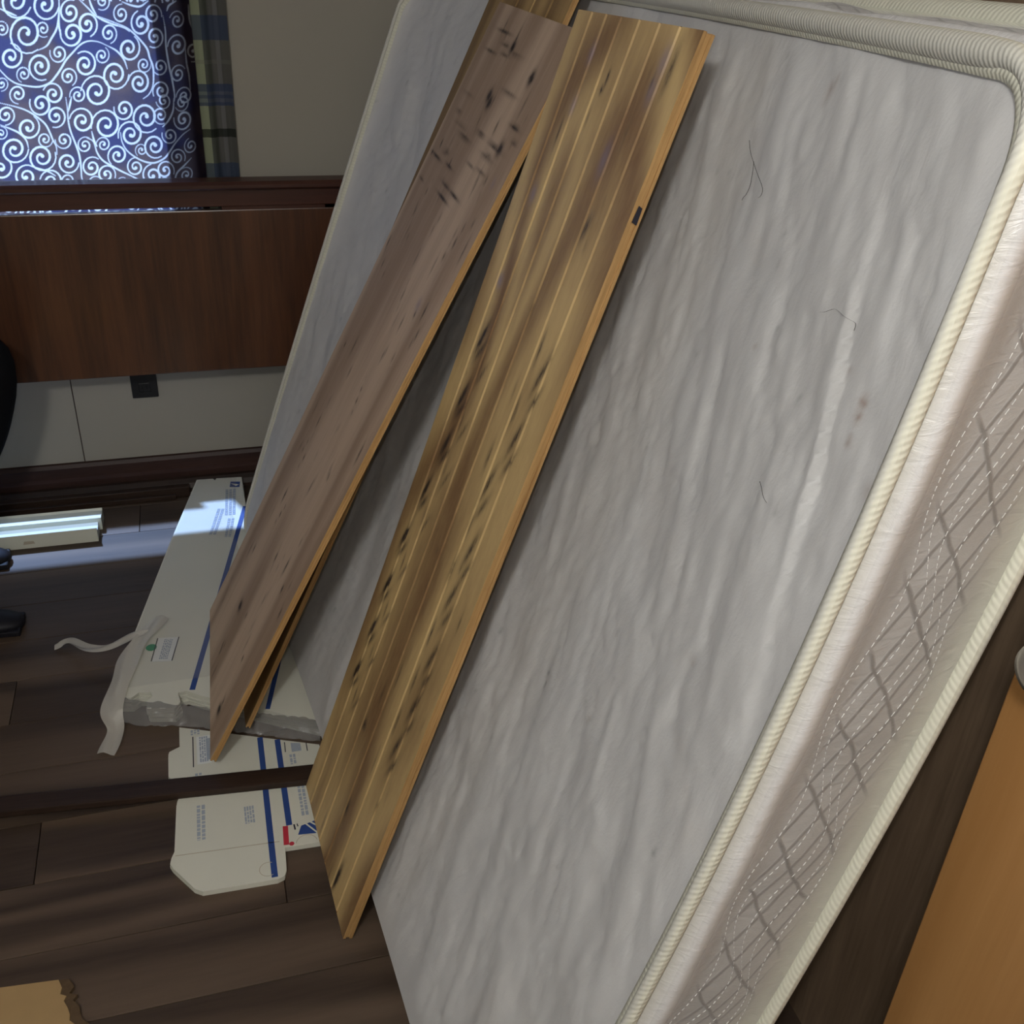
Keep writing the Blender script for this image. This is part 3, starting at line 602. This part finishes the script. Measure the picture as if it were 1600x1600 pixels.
def catmull(P, m=8):
    P = [np.array(p) for p in P]; P = [2*P[0]-P[1]]+P+[2*P[-1]-P[-2]]; out = []
    for i in range(1, len(P)-2):
        for k in range(m):
            t = k/m; out.append(.5*((2*P[i])+(-P[i-1]+P[i+1])*t+(2*P[i-1]-5*P[i]+4*P[i+1]-P[i+2])*t*t+(-P[i-1]+3*P[i]-3*P[i+1]+P[i+2])*t**3))
    out.append(P[-2]); return out
STROKES = []
for (x, y, R, a0, s, turns) in SP:
    N_ = 34; pts = []; ws = []
    for i in range(N_+1):
        f = i/N_; a = math.radians(a0)+s*f*turns*2*math.pi*.93; r = R*((1-f)**.80*.90+.09)
        pts.append((x+r*math.cos(a), y+r*math.sin(a)*1.12)); ws.append((.46+.40*math.sin(f*math.pi)+1.1*max(0, f-.8)*3.2)*max(.62, min(1.25, R/14)))
    STROKES.append(([px2w(*p) for p in pts], ws, True))
for P in ST:
    q = catmull(P, 8); N_ = len(q); STROKES.append(([px2w(*p) for p in q], [.42+.50*math.sin(math.pi*i/(N_-1)) for i in range(N_)], False))
gx = np.concatenate([np.arange(CX0, -.50, .006), np.arange(-.50, CX1+.0001, .0013)]); gz = np.concatenate([np.arange(CZ0, .82, .006), np.arange(.82, 1.37, .0013), np.arange(1.375, CZ1+.001, .006)])
msk = np.zeros((len(gz), len(gx)), dtype=np.float32)
def stamp(x, z, r, inner):
    if not inner and x > -.386-.19*(1.33-z) and .905 < z < 1.335: return
    pad = max(r, .004)+.004
    i0, i1 = np.searchsorted(gx, (x-pad, x+pad)); k0, k1 = np.searchsorted(gz, (z-pad, z+pad))
    if i1 <= i0 or k1 <= k0: return
    d = np.hypot(gx[None, i0:i1]-x, gz[k0:k1, None]-z); q = msk[k0:k1, i0:i1]; np.maximum(q, np.clip((r-d)/.0014+.5, 0, 1), out=q)
for (dx, dz) in [(0, 0), (0, -.405), (-.40, -.40), (-.405, 0), (-.81, 0), (-.80, -.4), (0, .41), (-.40, .41), (-.81, .41)]:
    for pts, ws, bl in STROKES:
        P = np.array(pts)+np.array([dx, dz]); w = np.array(ws)*.0025
        for i in range(len(P)-1):
            m_ = max(1, int(np.linalg.norm(P[i+1]-P[i])/.002))
            for k in range(m_): f = k/m_; stamp(*(P[i]*(1-f)+P[i+1]*f), w[i]*(1-f)+w[i+1]*f, dx == 0 and dz == 0)
        if bl: stamp(P[-1][0], P[-1][1], w[-1]*1.25, dx == 0 and dz == 0)
nx, nz = len(gx), len(gz); GX, GZ = np.meshgrid(gx, gz); I = np.arange(nx*nz).reshape(nz, nx)
q = np.stack([I[:-1, :-1], I[:-1, 1:], I[1:, 1:], I[1:, :-1]], -1).reshape(-1, 4)
me = bpy.data.meshes.new('curtain_cloth'); me.vertices.add(nx*nz); me.vertices.foreach_set('co', (np.stack([GX, fold_y(GX), GZ], -1).reshape(-1, 3)-co).ravel().astype(np.float32))
me.loops.add(len(q)*4); me.loops.foreach_set('vertex_index', q.ravel().astype(np.int32)); me.polygons.add(len(q)); me.polygons.foreach_set('loop_start', np.arange(0, len(q)*4, 4, dtype=np.int32)); me.update(calc_edges=True); me.validate()
me.polygons.foreach_set('use_smooth', [True]*len(me.polygons)); me.materials.append(M['brocade'])
cc_ = bpy.data.objects.new('curtain_cloth', me); COL.objects.link(cc_); cc_.parent = cur; set_attr(cc_, 'print', msk)
# plaid curtain beside it
pc = empty('plaid_curtain', (.08, CY+.01, 2.1)); tag(pc, 'grey and blue plaid curtain strip right of the scroll curtain', 'curtain')
po = np.array(pc.location); nx, nz = 60, 40; V = []; UV = []
for k in range(nz):
    z = .62+(2.10-.62)*k/(nz-1)
    xl = .018+.0*(z-.9); xr = .127+.006*max(0, z-1.0)
    for i in range(nx):
        f = i/(nx-1); x = xl+(xr-xl)*f; V.append((x, CY+.030+.005*math.sin(f*9+z*1.2)+.003*math.sin(f*23), z)); UV.append((f, (z-.918)/.353+.06))
I = np.arange(nx*nz).reshape(nz, nx)
mesh_obj('curtain_cloth', np.array(V)-po, np.stack([I[:-1, :-1], I[:-1, 1:], I[1:, 1:], I[1:, :-1]], -1).reshape(-1, 4), M['plaid'], pc, True, UV)
rod = empty('curtain_rod', (-.75, CY+.01, 2.12)); tag(rod, 'thin black curtain rod above the window', 'curtain rod')
lathe('rod', [(0, -.95), (.009, -.95), (.009, .95), (0, .95)], M['black_plastic'], rod, 16, axis='X')
for x in (-.93, .93): lathe('finial', [(0, -.03), (.02, -.015), (.022, 0), (.02, .015), (0, .03)], M['black_plastic'], rod, 16, loc=(x, 0, 0), axis='X')
for x in (-.9, .86): box('bracket', (x-.01, 0, -.01), (x+.01, WY-CY-.01, .01), M['black_plastic'], rod)

# ------------------------------------------------------------------ things on the floor
# bundle of flat boxes in shrink wrap
bun = empty('carton_bundle', (-.07, 2.3, 0)); tag(bun, 'shrink-wrapped bundle of flattened white shipping cartons beside the mattress', 'carton')
bo = np.array([-.07, 2.3])
BZ = .042
def bp(*pts): return [(x-bo[0], y-bo[1]) for x, y in pts]
outline = [(-.282, 1.880), (-.243, 1.871), (-.228, 1.886), (-.202, 1.881), (-.199, 1.868), (-.211, 1.850), (-.209, 1.828), (-.153, 1.815), (-.141, 1.832), (-.145, 1.865), (-.128, 1.868), (-.10, 1.846), (.146, 1.696), (.090, 2.2), (.054, 2.50), (.054, 2.842), (-.02, 2.848), (-.024, 2.836), (-.03, 2.848), (-.077, 2.850), (-.156, 2.508), (-.244, 2.095)]
NLAY = 8
for k in range(NLAY):
    z0 = BZ*k/NLAY; jit = (random.uniform(-.003, .003), random.uniform(-.003, .003)) if k < NLAY-1 else (0, 0)
    prism('flat_carton', [(x-bo[0]+jit[0], y-bo[1]+jit[1]) for x, y in outline], z0+.0006, z0+BZ/NLAY-.0004, M['carton_white'], bun)
def decal(name, pts, z, mat, parent, off, th=.0004): return prism(name, [(x-off[0], y-off[1]) for x, y in pts], z, z+th, mat, parent)
def strip(name, p, q, w, z, mat, parent, off):
    p = np.array(p); q = np.array(q); d = (q-p)/np.linalg.norm(q-p); nn = np.array([-d[1], d[0]])*w/2
    return decal(name, [p-nn, p+nn, q+nn, q-nn][::-1], z, mat, parent, off)
strip('blue_stripe', (.052, 2.66), (-.115, 1.868), .012, BZ, M['ink_blue'], bun, bo); strip('blue_stripe', (.062, 2.52), (.035, 2.40), .009, BZ, M['ink_blue'], bun, bo); strip('blue_stripe', (.085, 1.95), (.040, 1.766), .010, BZ, M['ink_blue'], bun, bo)
def text_block(p, q, rows, width, z, mat, parent, off, seed=1):
    r = random.Random(seed); p = np.array(p); q = np.array(q); L_ = np.linalg.norm(q-p); d = (q-p)/L_; nn = np.array([-d[1], d[0]]); V = []; F = []
    for k in range(rows):
        base = p+nn*(k-(rows-1)/2)*width/rows; a = 0
        while a < L_:
            w = r.uniform(.004, .013); e = min(L_, a+w); h = width/rows*.36; b = len(V)
            for (aa, hh) in ((a, -h), (e, -h), (e, h), (a, h)): v = base+d*aa+nn*hh-off; V.append((v[0], v[1], z+.0005))
            F.append((b, b+1, b+2, b+3)); a = e+r.uniform(.0015, .003)
    o = mesh_obj('print_text', V, F, mat, parent); return o
text_block((.018, 2.77), (.008, 2.62), 3, .032, BZ, M['ink_pale'], bun, bo, 3); text_block((-.015, 2.66), (-.045, 2.52), 2, .022, BZ, M['ink_pale'], bun, bo, 4); text_block((.01, 2.60), (-.005, 2.50), 2, .02, BZ, M['ink_pale'], bun, bo, 5)
decal('eagle_mark', [(.016, 2.785), (.044, 2.780), (.048, 2.812), (.020, 2.818)], BZ, M['ink_blue'], bun, bo)
decal('eagle_wing', [(.020, 2.806), (.044, 2.795), (.034, 2.788)], BZ+.0004, M['carton_white'], bun, bo)
lab = decal('barcode_label', [(-.200, 1.989), (-.158, 1.981), (-.141, 2.070), (-.186, 2.076)], BZ, M['sticker'], bun, bo)
text_block((-.176, 1.992), (-.163, 2.066), 5, .020, BZ+.0004, M['ink_pale'], bun, bo, 8)
strip('label_rule', (-.202, 1.99), (-.188, 2.075), .0022, BZ+.0005, M['ink_black'], bun, bo); strip('label_rule', (-.157, 1.982), (-.140, 2.07), .0022, BZ+.0005, M['ink_black'], bun, bo)
decal('green_sticker', [(-.202+.0115*math.cos(a*math.pi/6)*1.1, 2.043+.013*math.sin(a*math.pi/6)) for a in range(12)], BZ, M['green'], bun, bo)
# wrap: clear film over the top, gathered film at the near edge
def sheet(name, rows, mat, parent, off, smooth=True):
    nr, nc = len(rows), len(rows[0]); I = np.arange(nr*nc).reshape(nr, nc)
    V = [(p[0]-off[0], p[1]-off[1], p[2]) for r in rows for p in r]
    return mesh_obj(name, V, np.stack([I[:-1, :-1], I[:-1, 1:], I[1:, 1:], I[1:, :-1]], -1).reshape(-1, 4), mat, parent, smooth)
def front_edge(f):      # along the near edge of the bundle
    return np.array([-.285, 1.874])*(1-f)+np.array([.150, 1.694])*f
rows = []
r_ = random.Random(5)
prof_w = [(.055, BZ+.003), (.03, BZ+.0035), (.004, BZ+.003), (-.012, BZ-.004), (-.018, .030), (-.024, .022), (-.028, .017), (-.030, .0155)]
for (o_, z) in prof_w:
    row = []
    for i in range(61):
        f = i/60; p = front_edge(f); wv_ = r_.uniform(-1, 1)*.0035
        out_ = o_*(1.0 if f < .36 or f > .55 else .9)+(-.010*math.sin(min(1, f/.33)*math.pi) if o_ < 0 else 0)
        row.append((p[0]+.38*out_+wv_*.5, p[1]+.92*out_+wv_, z+abs(wv_)*.4))
    rows.append(row)
sheet('gathered_wrap', rows[2:], M['film_gather'], bun, bo)
sheet('plastic_wrap', [[(x-.0, yy, BZ+.0022+.0006*math.sin(x*90+yy*60)) for x in np.linspace(x0, x1, 24)] for yy, x0, x1 in [(1.905, -.275, .02), (2.1, -.238, .05), (2.3, -.198, .035), (2.5, -.153, .012), (2.7, -.108, .02), (2.84, -.074, .04)]], M['film'], bun, bo)

# flat box with flaps under the dark slat
fb = empty('flat_box', (-.02, 1.55, 0)); tag(fb, 'flattened white mailing box with two blue stripes, crossed by the dark slat', 'carton')
fo = np.array([-.02, 1.55]); FZ = .014
pan = [(-.148, 1.785), (-.148, 1.724), (-.169, 1.713), (-.171, 1.705), (-.171, 1.640), (-.166, 1.632), (-.151, 1.615), (-.146, 1.590), (-.155, 1.568), (-.157, 1.555), (-.162, 1.440), (-.168, 1.424), (-.170, 1.412), (-.165, 1.400), (-.128, 1.344), (-.114, 1.334), (.018, 1.329), (.031, 1.334), (.035, 1.345), (.038, 1.400), (.128, 1.396), (.140, 1.62), (.135, 1.662)]
for k in range(2): prism('carton_panel', [(x-fo[0]+.001*k, y-fo[1]-.001*k) for x, y in pan], .0005+k*.0068, .0062+k*.0068, M['carton_white'], fb)
FZ = .0130
strip('blue_stripe', (.017, 1.712), (.014, 1.334), .0115, FZ, M['ink_blue'], fb, fo); strip('blue_stripe', (.052, 1.697), (.052, 1.452), .0115, FZ, M['ink_blue'], fb, fo)
decal('red_bar', [(.0395, 1.452), (.0495, 1.451), (.047, 1.404), (.037, 1.405)][::-1], FZ, M['ink_red'], fb, fo)
eg = decal('eagle_mark', [(.066, 1.424), (.100, 1.420), (.112, 1.455), (.074, 1.445)], FZ, M['ink_blue'], fb, fo)
for (p, q) in (((.082, 1.450), (.104, 1.418)), ((.090, 1.453), (.111, 1.43))): strip('white_streak', p, q, .003, FZ+.0004, M['carton_white'], fb, fo)
strip('tick_mark', (.061, 1.452), (.062, 1.438), .003, FZ, M['ink_black'], fb, fo); strip('tick_mark', (.067, 1.452), (.068, 1.445), .002, FZ, M['ink_black'], fb, fo)
decal('red_dot', [(.052+.005*math.cos(a*math.pi/4), 1.405+.005*math.sin(a*math.pi/4)) for a in range(8)], FZ, M['ink_red'], fb, fo)
strip('label_rule', (-.120, 1.747), (-.121, 1.655), .0022, FZ, M['ink_black'], fb, fo); decal('barcode_label', [(-.113, 1.66), (-.085, 1.66), (-.085, 1.745), (-.113, 1.745)], FZ, M['sticker'], fb, fo)
text_block((-.099, 1.665), (-.099, 1.742), 4, .018, FZ+.0005, M['ink_pale'], fb, fo, 11); decal('pale_print', [(-.094, 1.67), (-.084, 1.67), (-.084, 1.735), (-.094, 1.735)], FZ+.0004, M['ink_pale'], fb, fo)
text_block((-.115, 1.768), (-.115, 1.752), 3, .02, FZ, M['ink_pale'], fb, fo, 12)
strip('label_rule', (.066, 1.685), (.065, 1.655), .002, FZ, M['ink_black'], fb, fo); strip('label_rule', (.110, 1.672), (.110, 1.648), .002, FZ, M['ink_black'], fb, fo); decal('pale_print', [(.078, 1.652), (.098, 1.652), (.098, 1.675), (.078, 1.680)], FZ, M['ink_pale'], fb, fo)
text_block((-.110, 1.545), (-.112, 1.455), 2, .018, FZ, M['ink_pale'], fb, fo, 13); text_block((.085, 1.55), (.085, 1.470), 2, .016, FZ, M['ink_pale'], fb, fo, 14); text_block((-.02, 1.52), (-.02, 1.475), 4, .02, FZ, M['ink_pale'], fb, fo, 15); text_block((-.112, 1.635), (-.112, 1.61), 2, .015, FZ, M['ink_pale'], fb, fo, 16); text_block((.078, 1.645), (.078, 1.615), 2, .014, FZ, M['ink_pale'], fb, fo, 17)
strip('fold_crease', (-.160, 1.428), (.030, 1.416), .0016, FZ, M['carton_edge'], fb, fo)
def arc_line(name, cx, cy, r, a0, a1, z, parent, off):
    V = []; F = []
    for i in range(15):
        a = math.radians(a0+(a1-a0)*i/14)
        for rr in (r-.0007, r+.0007): V.append((cx+rr*math.cos(a)-off[0], cy+rr*math.sin(a)-off[1], z+.0005))
    for i in range(14): F.append((2*i, 2*i+1, 2*i+3, 2*i+2))
    return mesh_obj(name, V, F, M['carton_edge'], parent)
arc_line('scuff', .004, 1.355, .016, 60, 300, FZ, fb, fo); arc_line('scuff', .080, 1.400, .020, 10, 170, FZ, fb, fo)

# dark slat lying across
sl = box('wooden_slat', (-.78, -.022, 0), (.76, .022, .016), M['darkrail'], None, .003)
sl.location = (-.60, 1.635, .0145); sl.rotation_euler = (0, 0, math.atan2(-.0565, .59)); tag(sl, 'narrow dark wooden slat lying across the flat box and floor', 'slat')
# long dark rail lying by the baseboard
rl = empty('bed_rail', (-.6, 2.838, 0)); tag(rl, 'long dark bed rail lying on the floor along the baseboard', 'bed rail')
box('rail_board', (-1.2, -.012, .001), (.50, .012, .034), M['darkrail'], rl, .003); box('rail_ledge', (-1.1, -.024, .001), (.46, -.013, .016), M['darkrail'], rl, .002)
# white trim boards
def trim(name, lo_y, prof, x0, x1, label, rot):
    o = sweep_x(name, prof, x0, x1, M['white_trim']); o.location = (-.345, lo_y, 0); o.rotation_euler = (0, 0, rot)
    tag(o, label, 'trim board', 'white trim boards on the floor'); return o
t1 = trim('trim_board', 2.715, [(-.032, .001), (.033, .001), (.034, .030), (.024, .040), (.020, .034), (-.012, .036), (-.018, .041), (-.031, .039)], -.75, .004, 'white painted trim board on the floor, the one nearer the baseboard', -.012)
t2 = trim('trim_board', 2.646, [(-.026, .001), (.026, .001), (.026, .030), (.020, .036), (.012, .030), (-.016, .031), (-.022, .044), (-.027, .044)], -.75, -.004, 'white painted trim board on the floor, the one with a dark smudge', -.005)
prism('smudge', [(-.195, 0), (-.165, .001), (-.168, .009), (-.192, .010)], 0, .0004, M['carton_edge'], t2).matrix_local = Matrix.Translation((0, -.0268, .014)) @ Matrix.Rotation(math.pi/2, 4, 'X')
# torn plastic straps
def ribbon(name, pts, w, label, zs=None, twist=0):
    q = catmull([np.array(p) for p in pts], 10); V = []; N_ = len(q); tang = np.gradient(np.array(q), axis=0)
    for i, p in enumerate(q):
        t = tang[i]/np.linalg.norm(tang[i]); s_ = np.cross(t, (0, 0, 1)); s_ /= max(1e-6, np.linalg.norm(s_)); ww = w*(.75+.10*math.sin(i*.35)+.25*math.sin(math.pi*i/(N_-1)))
        for f in np.linspace(-1, 1, 6): V.append(p+s_*ww*f+np.array([0, 0, .0035*math.cos(f*3+i*.2)+.0035]))
    I = np.arange(N_*6).reshape(N_, 6)
    o = mesh_obj(name, V, np.stack([I[:-1, :-1], I[:-1, 1:], I[1:, 1:], I[1:, :-1]], -1).reshape(-1, 4), M['strap'], None, True)
    tag(o, label, 'plastic strap', 'torn plastic straps'); return o
ribbon('plastic_strap', [(-.425, 2.145, .004), (-.39, 2.140, .018), (-.345, 2.085, .03), (-.30, 2.068, .040), (-.245, 2.075, .054), (-.205, 2.085, .052)], .013, 'crumpled clear plastic strap reaching left from the carton bundle over the floor')
ribbon('plastic_strap', [(-.175, 2.145, .052), (-.215, 2.075, .054), (-.245, 2.000, .054), (-.262, 1.930, .054), (-.282, 1.845, .038), (-.276, 1.800, .012), (-.296, 1.745, .003)], .022, 'pale plastic strap hanging over the left front corner of the carton bundle')
# cardboard scrap at the near left
cb = empty('cardboard_sheet', (-.5, 1.1, 0)); tag(cb, 'torn brown cardboard sheet on the floor in the near left corner', 'cardboard')
edge_pts = [(-.346, 1.212)]
r_ = random.Random(3); yy = 1.212
while yy > .86:
    yy -= r_.uniform(.006, .014); edge_pts.append((-.346+(1.212-yy)*.32+r_.uniform(-.005, .005), yy))
poly = [(-.80, 1.255)]+[(-.80+(.454)*i/6, 1.255-.043*i/6) for i in range(1, 6)]+edge_pts+[(-.80, .86)]
prism('liner', [(x+.5, y-1.1) for x, y in poly][::-1], .010, .0125, M['kraft'], cb)
poly2 = [(x+(.016 if 6 <= i < 6+len(edge_pts) else 0)+r_.uniform(-.003, .003), y) for i, (x, y) in enumerate(poly)]
prism('fluted_core', [(x+.5, y-1.1) for x, y in poly2][::-1], .0025, .0098, M['kraft_torn'], cb)
prism('lower_liner', [(x+.5+.004, y-1.1) for x, y in poly][::-1], .0002, .0024, M['kraft'], cb)

# ------------------------------------------------------------------ door standing open at the right
dr = empty('door_1', (.715, .585, 0)); struct(dr)
DW, DT = .76, .035
box('door_slab', (-.018, -DW, .012), (.017, 0, 2.03), M['oak'], dr, .002)
kn = empty('knob_root'); bpy.data.objects.remove(kn)
knob = lathe('knob', [(.0, -.066), (.012, -.066), (.022, -.062), (.027, -.052), (.027, -.043), (.021, -.034), (.013, -.026), (.011, -.012), (.013, -.009), (0, -.009)], M['steel'], dr, 32, loc=(-.018, -.070, 1.030), axis='X')
lathe('rosette', [(0, -.012), (.020, -.012), (.031, -.006), (.033, 0), (0, 0)], M['steel'], knob, 32, loc=(-.018, -.070, 1.030), axis='X')
box('latch_plate', (-.012, -.0005, .975), (.012, .0012, 1.035), M['steel'], dr)
for z in (.25, 1.05, 1.80): lathe('hinge', [(0, -.045), (.006, -.045), (.006, .045), (0, .045)], M['steel'], dr, 12, loc=(.022, -DW-.004, z))

# ------------------------------------------------------------------ person at the left edge
per = empty('person', (-.80, 2.36, 0)); tag(per, 'person in black trousers and black shoes with bent knees beside the headboard', 'person')
PO = Vector(per.location)
def skinmesh(name, nodes, edges, mat, root=0, sub=2, parent=per):
    me = bpy.data.meshes.new(name); me.from_pydata([tuple(Vector(p[:3])-PO) for p in nodes], edges, []); me.materials.append(mat)
    o = bpy.data.objects.new(name, me); COL.objects.link(o); o.parent = parent
    sk = o.modifiers.new('skin', 'SKIN'); sk.use_smooth_shade = True
    for i, p in enumerate(nodes): me.skin_vertices[0].data[i].radius = (p[3], p[4] if len(p) > 4 else p[3]); me.skin_vertices[0].data[i].use_root = (i == root)
    ss_ = o.modifiers.new('sub', 'SUBSURF'); ss_.levels = sub; ss_.render_levels = sub
    return o
hipc = (-.97, 2.35, .84)
fk, fa = (-.492, 2.50, .600), (-.755, 2.55, .095); nk, na_ = (-.585, 2.28, .55), (-.70, 2.26, .095)
sho = (-.80, 2.345, 1.34)
body = [(*hipc, .10, .11), (-.93, 2.345, 1.0, .085, .10), (-.86, 2.345, 1.18, .085, .11), (*sho, .075, .10), (-.765, 2.345, 1.44, .055), (-.735, 2.345, 1.51, .06), (-.715, 2.345, 1.59, .085), (-.705, 2.345, 1.67, .07),
        (-.93, 2.45, .80, .085), (-.70, 2.462, .69, .072), (*fk, .06), (-.605, 2.52, .36, .055), (*fa, .038), (-.735, 2.556, .075, .030),
        (-.93, 2.25, .80, .085), (-.74, 2.24, .67, .072), (*nk, .058), (-.64, 2.27, .34, .052), (*na_, .038), (-.68, 2.26, .075, .030),
        (-.80, 2.52, 1.32, .040), (-.86, 2.58, 1.07, .034), (-.70, 2.53, .86, .034), (-.655, 2.51, .815, .025),
        (-.80, 2.17, 1.32, .040), (-.90, 2.11, 1.07, .034), (-.76, 2.17, .86, .034), (-.715, 2.19, .80, .025)]
bed = [(0, 1), (1, 2), (2, 3), (3, 4), (4, 5), (5, 6), (6, 7), (0, 8), (8, 9), (9, 10), (10, 11), (11, 12), (12, 13), (0, 14), (14, 15), (15, 16), (16, 17), (17, 18), (18, 19), (3, 20), (20, 21), (21, 22), (22, 23), (3, 24), (24, 25), (25, 26), (26, 27)]
skinmesh('body', body, bed, M['skin'])
for (wx, wy, wz, s) in ((-.650, 2.508, .808, 1), (-.710, 2.192, .793, -1)):
    nodes = [(wx, wy, wz, .024, .03)]; ed = []
    for k, dy in enumerate((-.028, -.009, .010, .029)):
        b = len(nodes); ln = (.055, .066, .062, .05)[k]
        nodes += [(wx+.030, wy+dy, wz-.004, .0095), (wx+.030+ln*.6, wy+dy*1.15, wz-.022, .009), (wx+.030+ln, wy+dy*1.2, wz-.048, .0078)]; ed += [(0, b), (b, b+1), (b+1, b+2)]
    b = len(nodes); nodes += [(wx+.005, wy-s*.038, wz-.008, .011), (wx+.035, wy-s*.056, wz-.025, .0095)]; ed += [(0, b), (b, b+1)]
    skinmesh('hand', nodes, ed, M['skin'], sub=1)
g = .017
skinmesh('trousers', [(hipc[0], hipc[1], hipc[2], .14, .16), (-.945, 2.345, .96, .125, .15), (-.93, 2.45, .80, .105), (-.70, 2.462, .69, .090), (fk[0], fk[1], fk[2], .085), (-.585, 2.52, .37, .078), (-.735, 2.545, .14, .066), (-.93, 2.25, .80, .105), (-.74, 2.24, .67, .090), (nk[0], nk[1], nk[2], .075), (-.64, 2.27, .34, .068), (-.695, 2.26, .14, .062)],
         [(0, 1), (0, 2), (2, 3), (3, 4), (4, 5), (5, 6), (0, 7), (7, 8), (8, 9), (9, 10), (10, 11)], M['cloth_black'])
skinmesh('sweater', [(-.945, 2.345, .93, .145, .165), (-.86, 2.345, 1.18, .15, .185), (*sho, .13, .17), (-.775, 2.345, 1.42, .075), (-.80, 2.52, 1.32, .078), (-.86, 2.58, 1.07, .058), (-.715, 2.535, .88, .046), (-.80, 2.17, 1.32, .078), (-.90, 2.11, 1.07, .058), (-.775, 2.165, .88, .046)],
         [(0, 1), (1, 2), (2, 3), (2, 4), (4, 5), (5, 6), (2, 7), (7, 8), (8, 9)], M['cloth_black'])
skinmesh('hair', [(-.745, 2.345, 1.60, .085), (-.735, 2.345, 1.70, .082), (-.785, 2.345, 1.55, .06)], [(0, 1), (0, 2)], M['hair'])
for s in (-1, 1):
    skinmesh('ear', [(-.715, 2.345+s*.086, 1.60, .012), (-.718, 2.345+s*.089, 1.575, .009)], [(0, 1)], M['skin'], sub=1)
    skinmesh('eye', [(-.640, 2.345+s*.032, 1.605, .010), (-.642, 2.345+s*.034, 1.606, .010)], [(0, 1)], M['cloth_black'], sub=1)
skinmesh('nose', [(-.640, 2.345, 1.60, .009), (-.618, 2.345, 1.57, .013)], [(0, 1)], M['skin'], sub=1)
skinmesh('mouth', [(-.645, 2.325, 1.535, .007), (-.640, 2.345, 1.535, .008), (-.645, 2.365, 1.535, .007)], [(0, 1), (1, 2)], plain('lips', (.3, .12, .1), .5), sub=1)
def shoe(ax_, ay, toe, yaw):
    V = []; F = []; secs = [(-.075, .030, .075), (-.05, .036, .085), (0, .038, .090), (.05, .040, .075), (.10, .046, .055), (.15, .047, .046), (.19, .036, .038), (.212, .018, .026)]
    Ls = toe/.212
    for (x, w, h) in secs:
        for k in range(12):
            a = 2*math.pi*k/12; yv = w*math.cos(a); zv = h/2+h/2*math.sin(a); zv = max(zv, .004); V.append((x*Ls if x > 0 else x, yv, zv))
    for i in range(len(secs)-1):
        for k in range(12): F.append((i*12+k, i*12+(k+1) % 12, (i+1)*12+(k+1) % 12, (i+1)*12+k))
    F += [tuple(range(12))[::-1], tuple(range((len(secs)-1)*12, len(secs)*12))]
    o = mesh_obj('shoe', V, F, M['shoe'], per, True); o.location = (ax_-PO.x, ay-PO.y, 0); o.rotation_euler = (0, 0, yaw); 
    sm_ = o.modifiers.new('s', 'SUBSURF'); sm_.levels = 1; sm_.render_levels = 1
    sole = box('sole', (-.078, -.042, .0005), (.205*Ls, .042, .016), M['shoe'], o, .004); return o
shoe(-.775, 2.56, .212, .03); shoe(-.71, 2.265, .212, -.05)
